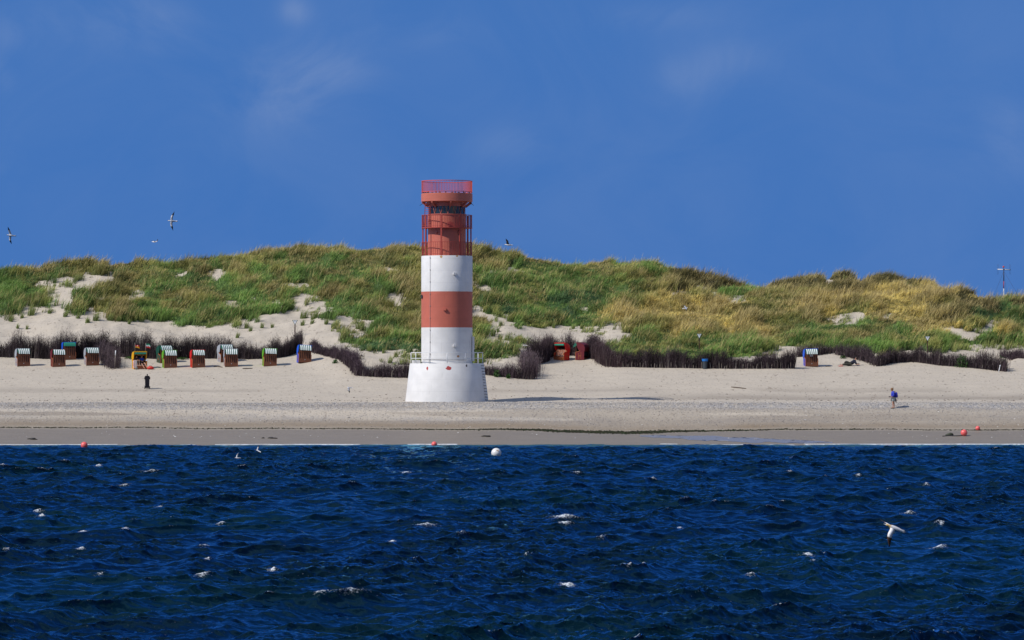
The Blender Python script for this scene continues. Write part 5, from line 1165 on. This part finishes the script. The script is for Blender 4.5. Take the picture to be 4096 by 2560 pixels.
chips('driftwood_litter', 'dark bits of driftwood and dry weed scattered over the upper beach', 'litter', 1500, lambda r, n: (r.uniform(-300, 4400, n), np.where(r.uniform(0, 1, n) < .5, 303+r.exponential(5.0, n), r.uniform(300, 332, n))), .02, .085, [(.05,.03,.02),(.10,.06,.04),(.03,.028,.03),(.16,.12,.09)], 1)
chips('shingle', 'grey shingle in a band along the crest of the beach', 'shingle', 26000, lambda r, n: (r.uniform(-300, 4400, n), 295.3+r.normal(0, 1.2, n)), .015, .05, [(.22,.22,.23),(.30,.295,.29),(.16,.16,.165),(.42,.40,.38),(.55,.53,.5)], 2, .6)
chips('shingle_patches', 'thin grey shingle spread over the lower beach', 'shingle', 9000, lambda r, n: (r.uniform(-300, 4400, n), 291+r.normal(0, 1.8, n)), .015, .05, [(.16,.15,.15),(.24,.23,.22),(.45,.43,.4)], 3, .6)
chips('seaweed', 'dark green seaweed stranded in a line above the wet sand', 'seaweed', 6000, lambda r, n: (lambda u: (u, 287.2-.45*fbm((u-CX)*287/F/6, u*0, 31)+r.normal(0, .16, n)*(.6+1.5*np.exp(-((u-2480)/360)**2))))(np.where(r.uniform(0, 1, n) < .33, r.uniform(-300, 4400, n), r.normal(2450, 260, n))), .03, .11, [(.020,.022,.010),(.018,.030,.010),(.035,.03,.018)], 4, .5)
chips('shells', 'white shells and bits scattered along the beach', 'shells', 260, lambda r, n: (r.uniform(-100, 4200, n), r.uniform(282, 300, n)), .025, .06, [(.7,.7,.68)], 6)
def weed_clump(u, py, w, lab, seed):
    r = np.random.default_rng(seed); p = place(u, py); m = MB()
    for k in range(14):
        x = r.normal(0, w*.35); y = r.normal(0, .12); z = gz(p.x+x, p.y+y)-p.z; m.ball((x, y, z+.03), (r.uniform(.10,.25), r.uniform(.05,.10), r.uniform(.03,.07)), 8)
    o = m.build('seaweed_clump', mat('wet_weed', (.022,.018,.012), .6, .4, 9), None, p); tag(o, lab, 'seaweed')
weed_clump(1085, 1754, 1.0, 'dark clump of seaweed on the wet sand left of the lighthouse', 1)
weed_clump(1935, 1747, 1.0, 'dark clump of seaweed on the wet sand in front of the lighthouse', 2)
weed_clump(128, 1757, .4, 'small dark clump of weed on the wet sand at far left', 3)
def driftwood(u0, p0, u1, p1, rad, lab):
    a, b = place(u0, p0), place(u1, p1); m = MB(); pts = []
    for t in np.linspace(0, 1, 6): q = a.lerp(b, t); q.z = gz(q.x, q.y)+rad*.6; pts.append(q-a)
    o = m.tube(pts, [rad*.6,rad,rad*1.1,rad,rad*.8,rad*.5], 6).build('driftwood', mat('grey_driftwood', (.10,.075,.055), .85, .3, 6), None, a); tag(o, lab, 'driftwood')
driftwood(3303, 1467, 3322, 1466, .05, 'short piece of driftwood between the blue chair and the reclining person')
driftwood(855, 1467, 890, 1470, .06, 'low heap of driftwood left of the front grey chair')
driftwood(970, 1476, 1010, 1475, .06, 'driftwood on the sand in front of the two grey chairs')
driftwood(2925, 1550, 2985, 1556, .06, 'brown driftwood on the open sand below the long fence')
def pool():
    """thin sheet of sea water left on the wet sand"""
    nu, ny = 160, 14; us = np.linspace(2560, 3330, nu); V = []
    for u in us:
        t = (u-2560)/770; yc = 284.9-5.0*t**.8; hw = .25+1.35*math.sin(math.pi*min(1, t*1.0))**.7*(1-.35*t)
        for j in range(ny+1):
            y = yc+hw*(j/ny*2-1)*(1+.9*float(fbm(u/70+j*.3, j*.5, 5)))+.35*float(fbm(u/110, 0., 15)); x = (u-CX)*y/F; V.append((x, y, 0))
    V = np.array(V); V[:, 2] = ground(V[:, 0], V[:, 1])+.012
    i = np.arange(nu*(ny+1)).reshape(nu, ny+1); q = np.stack([i[:-1, :-1], i[1:, :-1], i[1:, 1:], i[:-1, 1:]], -1).reshape(-1, 4)
    m = mat('shallow_water', (.20,.20,.22), .30, .1, 2, .10, 5, spec=.6); o = np_obj('shallow_water', V, [q], m, True); tag(o, kind='structure')
pool()
def surf():
    """thin broken line of white wash where the swell runs up the sand"""
    V = []; Q = []; b = 0; r = np.random.default_rng(8)
    for (u0, u1, w) in ((-200,470,.30),(860,1440,.36),(1630,1830,.72),(2640,2710,.3),(3215,4400,.58)):
        n = int((u1-u0)/4); us = np.linspace(u0, u1, n); yc = np.interp(us, SH_U, SH_Y)+.12+.12*fbm(us/70, us*0, 61); hw = w*(.15+1.0*vnoise(us/55, us*0, int(u0+999))*vnoise(us/9, us*0, int(u0+777))*1.6)*np.sin(np.linspace(.03, math.pi-.03, n))**.4*.5
        for k, (u, y, h) in enumerate(zip(us, yc, hw)):
            for t, dz in ((-1,.012),(-.3,.045),(.3,.045),(1,.012)): V.append(((u-CX)*(y+h*t)/F, y+h*t, dz))
            if k: Q += [(b+4*k-4+j, b+4*k+j, b+4*k+j+1, b+4*k-3+j) for j in range(3)]
        b += 4*n
    V = np.array(V); V[:, 2] += ground(V[:, 0], V[:, 1])
    o = np_obj('surf_foam', V, [np.array(Q)], mat('white_foam', (.56,.58,.60), .8, .35, 6, .4, 30), True); tag(o, 'thin white line of wash along the water edge', 'foam', kind='stuff')
surf()
